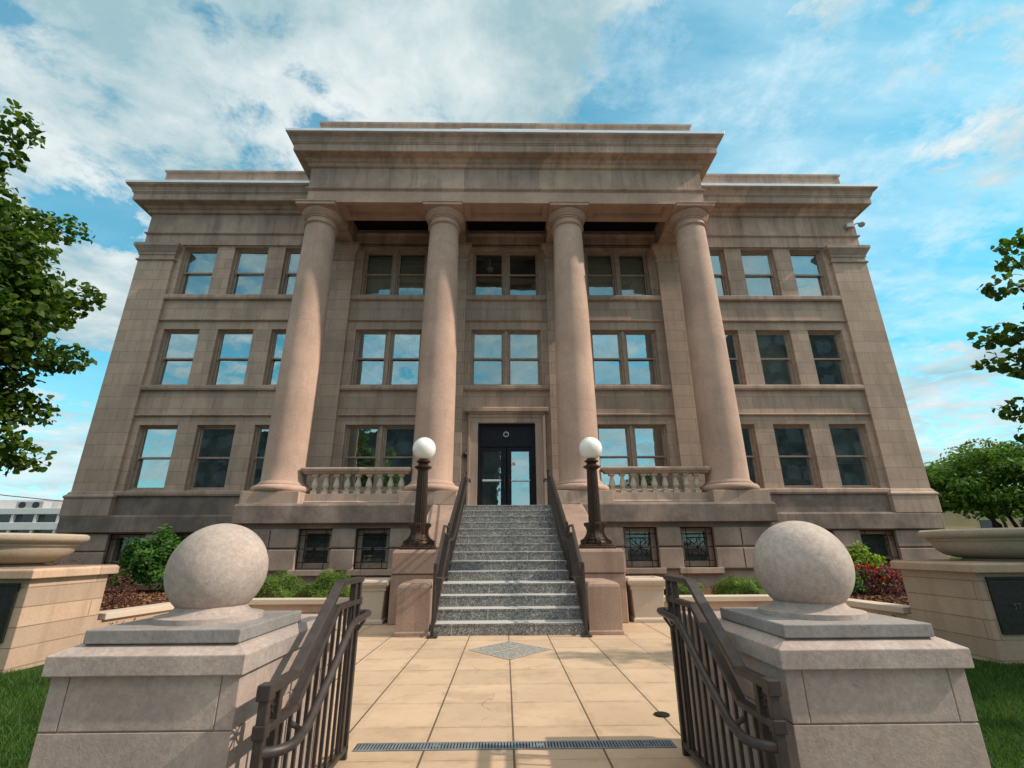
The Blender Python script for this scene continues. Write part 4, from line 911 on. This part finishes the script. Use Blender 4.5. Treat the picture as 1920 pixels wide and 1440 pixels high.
def maple(name, label, base, fork, tips, extra, leaf, nleaf, rad):
    t = thing(name, label, 'tree', base)
    tr = MB(); branch_mb(tr, base, fork, 0.20, 0.14, 0, 0.05)
    tops = []
    for i, tip in enumerate(tips):
        st = Vector(base).lerp(Vector(fork), rng.uniform(0.75, 1.0)); pts = branch_mb(tr, st, tip, 0.07, 0.012, 0.10)
        tops.append(pts)
    tr.build('trunk', 'bark', t, angle=80)
    cs = []
    for pts in tops:
        for k in (3, 4, 5, 6):
            v = pts[k]; cs.append(((v.x+rng.gauss(0, .15), v.y+rng.gauss(0, .15), v.z+rng.gauss(0, .1)), rng.uniform(0.75, 1.1)))
    cs += extra
    c, d = clump_pts(cs, nleaf, rad)
    raw('crown', 'maple_leaf', *leaf_mesh(c, leaf, LOBED, up=0.75, droop=0.9, dirs=d*0.5), parent=t)
# left maple: edge of the crown towards the building
edge = [(7.85, -8.35), (7.35, -7.75), (6.75, -7.2), (6.2, -6.95), (5.75, -6.75), (5.3, -6.55), (4.85, -6.3), (4.45, -6.15), (4.05, -6.4), (3.7, -6.85), (3.3, -6.75), (2.9, -6.6), (2.65, -6.6)]
tips = []
for z, x in edge:
    x -= 0.62
    tips.append((x-0.50, 6.0+rng.uniform(-0.5, 0.6), z)); tips.append((x-0.9, 6.0+rng.uniform(-1.0, 1.4), z+0.1)); tips.append((x-1.9, 6.2+rng.uniform(-1.4, 1.6), z+0.3)); tips.append((x-0.7, 6.4+rng.uniform(-0.3, 1.8), z-0.15)); tips.append((x-1.4, 5.6+rng.uniform(-1.2, 1.2), z))
for k in range(26): tips.append((rng.uniform(-10.5, -8), rng.uniform(4.0, 8.5), rng.uniform(3.2, 8.6)))
extra = []
for (za, xa), (zb, xb) in zip(edge, edge[1:]):
    for q in (0.0, 0.5):
        for dx in (0.95, 1.3, 1.65, 2.0, 2.4):
            extra.append((((xa+(xb-xa)*q)-dx+rng.uniform(-.15, .1), 6.0+rng.uniform(-0.9, 1.2), za+(zb-za)*q+rng.uniform(-.12, .12)), rng.uniform(0.85, 1.15)))
maple('maple_tree', 'leafy green maple whose crown hangs over the left lawn', (-9.3, 6.3, GZ), (-9.2, 6.3, 3.4), tips, extra, 0.10, 165, (0.46, 0.46, 0.30))
tipsR = [(6.95, 5.6, 5.0), (7.25, 5.7, 5.15), (6.9, 5.6, 4.5), (7.3, 5.5, 4.5), (6.62, 5.6, 3.85), (7.0, 5.6, 3.85), (6.55, 5.6, 3.42), (6.95, 5.8, 3.5), (7.3, 5.4, 3.6), (6.42, 5.6, 2.75), (6.8, 5.5, 2.7), (7.2, 5.8, 2.75), (7.3, 5.3, 2.95), (6.75, 5.7, 3.65), (6.75, 5.5, 3.5), (6.62, 5.5, 2.4), (7.0, 5.6, 2.35), (6.9, 5.4, 4.15), (6.6, 5.5, 3.1)]
for k in range(16): tipsR.append((rng.uniform(7.6, 11), rng.uniform(3.6, 6.4), rng.uniform(2.8, 5.6)))
maple('young_maple_tree', 'sparse maple with drooping leafy sprays entering at the right edge', (9.2, 5.8, GZ), (9.1, 5.8, 2.6), tipsR, [], 0.095, 60, (0.32, 0.32, 0.13))

def bushy_tree(name, label, base, crown_c, crown_r, n, leaf, stems, mat='far_leaf', nclump=70, clr=0.2):
    t = thing(name, label, 'tree', base); tr = MB()
    cs = []
    for k in range(nclump):
        while True:
            d = Vector((rng.gauss(0, 1), rng.gauss(0, 1), rng.gauss(0, 1))).normalized()
            if d.z > -0.55: break
        rr = rng.uniform(0.62, 1.02)
        cs.append(((crown_c[0]+d.x*rr*crown_r[0], crown_c[1]+d.y*rr*crown_r[1], crown_c[2]+d.z*rr*crown_r[2]), rng.uniform(0.6, 1.2)))
    for k in range(stems):
        a = 2*math.pi*k/stems; q = (base[0]+math.cos(a)*0.45*crown_r[0], base[1]+math.sin(a)*0.4*crown_r[1], crown_c[2]-0.1*crown_r[2])
        pts = branch_mb(tr, (base[0]+math.cos(a)*0.2, base[1]+math.sin(a)*0.2, base[2]), q, 0.16, 0.08, 0.05, 0.25)
        for j in range(4):
            c = cs[rng.randrange(len(cs))][0]; branch_mb(tr, pts[4+j % 3], c, 0.06, 0.02, 0.05)
    tr.build('trunk', 'bark', t, angle=80)
    c, d = clump_pts(cs, n/len(cs), tuple(clr*4*v for v in (crown_r[0]/3.2, crown_r[1]/3.2, crown_r[2]/4.4)))
    raw('crown', mat, *leaf_mesh(c, leaf, OVAL, up=0.9, dirs=d*0.8), parent=t)
bushy_tree('broad_tree', 'broad domed tree with several stems beyond the right end of the building', (33.6, 32, GZ), (33.6, 32, 4.75), (5.5, 5, 3.1), 26000, 0.30, 6, nclump=150)
bushy_tree('background_tree', 'darker tree just behind the domed tree at the far right', (41.5, 40, GZ), (41.5, 40, 5.4), (5.5, 5, 3.2), 7000, 0.4, 4, nclump=60)

def shrub(name, label, cat, c, r, n, leaf, shape, mat, group=None, up=0.7, stems=True, petals=0):
    t = thing(name, label, cat, (c[0], c[1], 0.22), group)
    d = nrng.normal(size=(n, 3)); d /= np.linalg.norm(d, axis=1)[:, None]; d[:, 2] = np.abs(d[:, 2])*1.0-0.12*(nrng.random(n) < 0.3)
    rr = nrng.uniform(0.55, 1.0, n)[:, None]**0.5
    bump = 1+0.22*np.sin(d[:, 0:1]*5+c[0]*3)*np.cos(d[:, 1:2]*4+d[:, 2:3]*6+c[0])
    p = np.array(c)+d*rr*bump*np.array(r)
    raw('foliage', mat, *leaf_mesh(p, leaf, shape, up=up, dirs=d), parent=t)
    if stems:
        sm = MB()
        for k in range(7):
            q = p[nrng.integers(0, n)]; branch_mb(sm, (c[0]+rng.gauss(0, .05), c[1]+rng.gauss(0, .05), 0.15), tuple(q), 0.012, 0.005)
        sm.build('stem', 'bark', t, angle=80)
    if petals:
        q = p[nrng.integers(0, n, petals*6)]; q = q[np.argsort(-(q[:, 2]*1.0-q[:, 1]*0.6))][:petals]; q = q+np.array([0, -0.03, 0.03])
        q = np.repeat(q, 7, 0)+nrng.normal(0, 0.025, (len(q)*7, 3))
        raw('blossom', 'red_petal', *leaf_mesh(q, 0.06, OVAL, up=0.6), parent=t)
shrub('leafy_shrub', 'tall glossy green shrub behind the left ball finial', 'shrub', (-8.95, 13.2, 0.5), (0.95, 0.7, 1.12), 5200, 0.13, OVAL, 'shrub_leaf')
shrub('barberry_shrub', 'dark red barberry bush below the left basement window', 'shrub', (-9.9, 11.2, 0.35), (0.95, 0.6, 0.72), 3200, 0.055, OVAL, 'barberry_leaf', petals=0)
shrub('barberry_shrub', 'dark red bush with red blossom at the end of the left urn wall', 'shrub', (-7.55, 9.9, 0.3), (0.5, 0.4, 0.62), 1300, 0.05, OVAL, 'barberry_leaf', petals=2)
G_ = 'low yew bushes along the portico basement'
for x, rx, h, lb in ((-4.72, 0.58, 0.58, 'low yew bush right behind the left ball finial'), (-3.62, 0.52, 0.62, 'low yew bush between the left railing and the left planter'),
                     (3.55, 0.45, 0.40, 'low yew bush beside the right planter'), (4.78, 0.56, 0.44, 'low yew bush right against the right ball finial')):
    shrub('yew_bush', lb, 'shrub', (x, 10.6, 0.2), (rx, 0.5, h), 8000, 0.075, NEED, 'yew_leaf', G_, 0.9)
shrub('lime_shrub', 'bright yellow green shrub behind the right ball finial', 'shrub', (8.75, 12.6, 0.45), (0.55, 0.5, 0.85), 1500, 0.13, OVAL, 'lime_leaf')
shrub('flowering_bush', 'dark bush covered in red flowers beside the right urn wall', 'shrub', (8.1, 11.2, 0.25), (0.62, 0.5, 0.62), 2200, 0.075, OVAL, 'barberry_leaf', petals=34)
shrub('red_flower_cluster', 'clump of scarlet blooms below the yellow green shrub', 'flowers', (7.35, 10.95, 0.3), (0.24, 0.2, 0.62), 420, 0.08, OVAL, 'shrub_leaf', petals=16)

# ------------------------------------------------------------------ far surroundings
wb_ = thing('white_office_block', 'white concrete office block with dark window bands far behind at the left', 'building', (-90, 86, 0))
m_ = MB(); m_.box(-125, -62, 80.5, 100, -0.2, 7.45); m_.build('wall', 'grey_panel_far', wb_)
m_ = MB()
for z0, z1 in ((6.75, 7.7), (4.35, 5.5), (1.4, 2.8)): m_.box(-125.3, -62, 80.0, 100.2, z0, z1)
m_.build('floor_band', 'white_concrete', wb_, 0.05)
x = -124.0
k = 0
while x < -63:
    for z0, z1 in ((5.5, 6.75), (2.8, 4.35)): MB().box(x, x+1.9, 80.42, 80.5, z0, z1).build('window', 'dark_glass_far', wb_)
    pm = MB(); pm.box(x+2.1, x+2.5, 80.1, 80.5, 2.8, 6.75); pm.build('pier', 'white_concrete', wb_)
    x += 3.6; k += 1
ph = MB(); ph.box(-100, -68, 84, 95, 7.45, 9.4); ph.build('penthouse', 'white_concrete', wb_, 0.05)
MB().box(-71.2, -69.4, 83.6, 86, 9.4, 11.2).build('chimney', 'white_concrete', wb_, 0.05)
ac = thing('rooftop_fan_unit', 'grey rooftop unit with two round fans on the white office block', 'air conditioner', (-77.6, 82.0, 7.7))
MB().box(-79.8, -75.4, 81.4, 83, 7.7, 8.9).build('casing', 'camera_grey', ac, 0.08)
for x in (-78.7, -76.5):
    MB().tube([(x, 81.38, 8.3), (x, 81.2, 8.3)], 0.5, 20).build('fan', 'camera_black', ac)
tb = thing('tan_building', 'tan building glimpsed between the trunks beyond the right trees', 'building', (52, 62, 0))
MB().box(38, 78, 60, 72, -0.2, 5.8).build('wall', 'tan_far_wall', tb); MB().box(37.6, 78.4, 59.6, 72.4, 5.8, 6.2).build('roof', 'roof_grey', tb)
for x in range(58, 78, 5): MB().box(x, x+2, 59.93, 60.0, 2.0, 4.2).build('window', 'dark_glass_far', tb)
cab = MB(); cab.tube([(-95+i*5, 60, 12.6-0.085*(i*5)+0.0011*(i*5-45)**2-2.2) for i in range(19)], 0.05, 6)
tag(cab.build('overhead_cable', 'cable_black'), 'thin overhead cable crossing the sky left of the building', 'cable')
# buildings and trees across the street, seen only mirrored in the window panes
oa = thing('opposite_block', 'dark low block across the street, mirrored in the lower left windows', 'building', (-31, -60, -0.46))
MB().box(-60.5, -1.2, -75, -58, -0.46, 24.6).build('wall', 'dark_far_wall', oa)
for i in range(14):
    for z in (3, 7, 11, 15, 19): MB().box(-59.5+i*4, -57.3+i*4, -58.0, -57.95, z, z+2.2).build('window', 'tower_glass', oa)
ob = thing('opposite_tower', 'tall dark tower across the street, mirrored in the right windows', 'building', (59, -58, -0.46))
MB().box(46.5, 72, -72, -50, -0.46, 42).build('wall', 'dark_far_wall', ob)
for i in range(7):
    for k in range(9): MB().box(47+i*3.6, 49.2+i*3.6, -50.0, -49.95, 3+k*4.2, 5.4+k*4.2).build('window', 'tower_glass', ob)
bushy_tree('street_tree', 'leafy street tree across the street, mirrored in the panes left of the doors', (-15, -22, -0.46), (-15, -22, 7.5), (5, 5, 4.5), 3500, 0.6, 4, mat='maple_leaf', nclump=50)
bushy_tree('street_tree', 'leafy street tree across the street, mirrored in the panes right of the doors', (17.5, -26, -0.46), (17.5, -26, 6.2), (4, 4, 4), 3000, 0.6, 4, mat='maple_leaf', nclump=45)
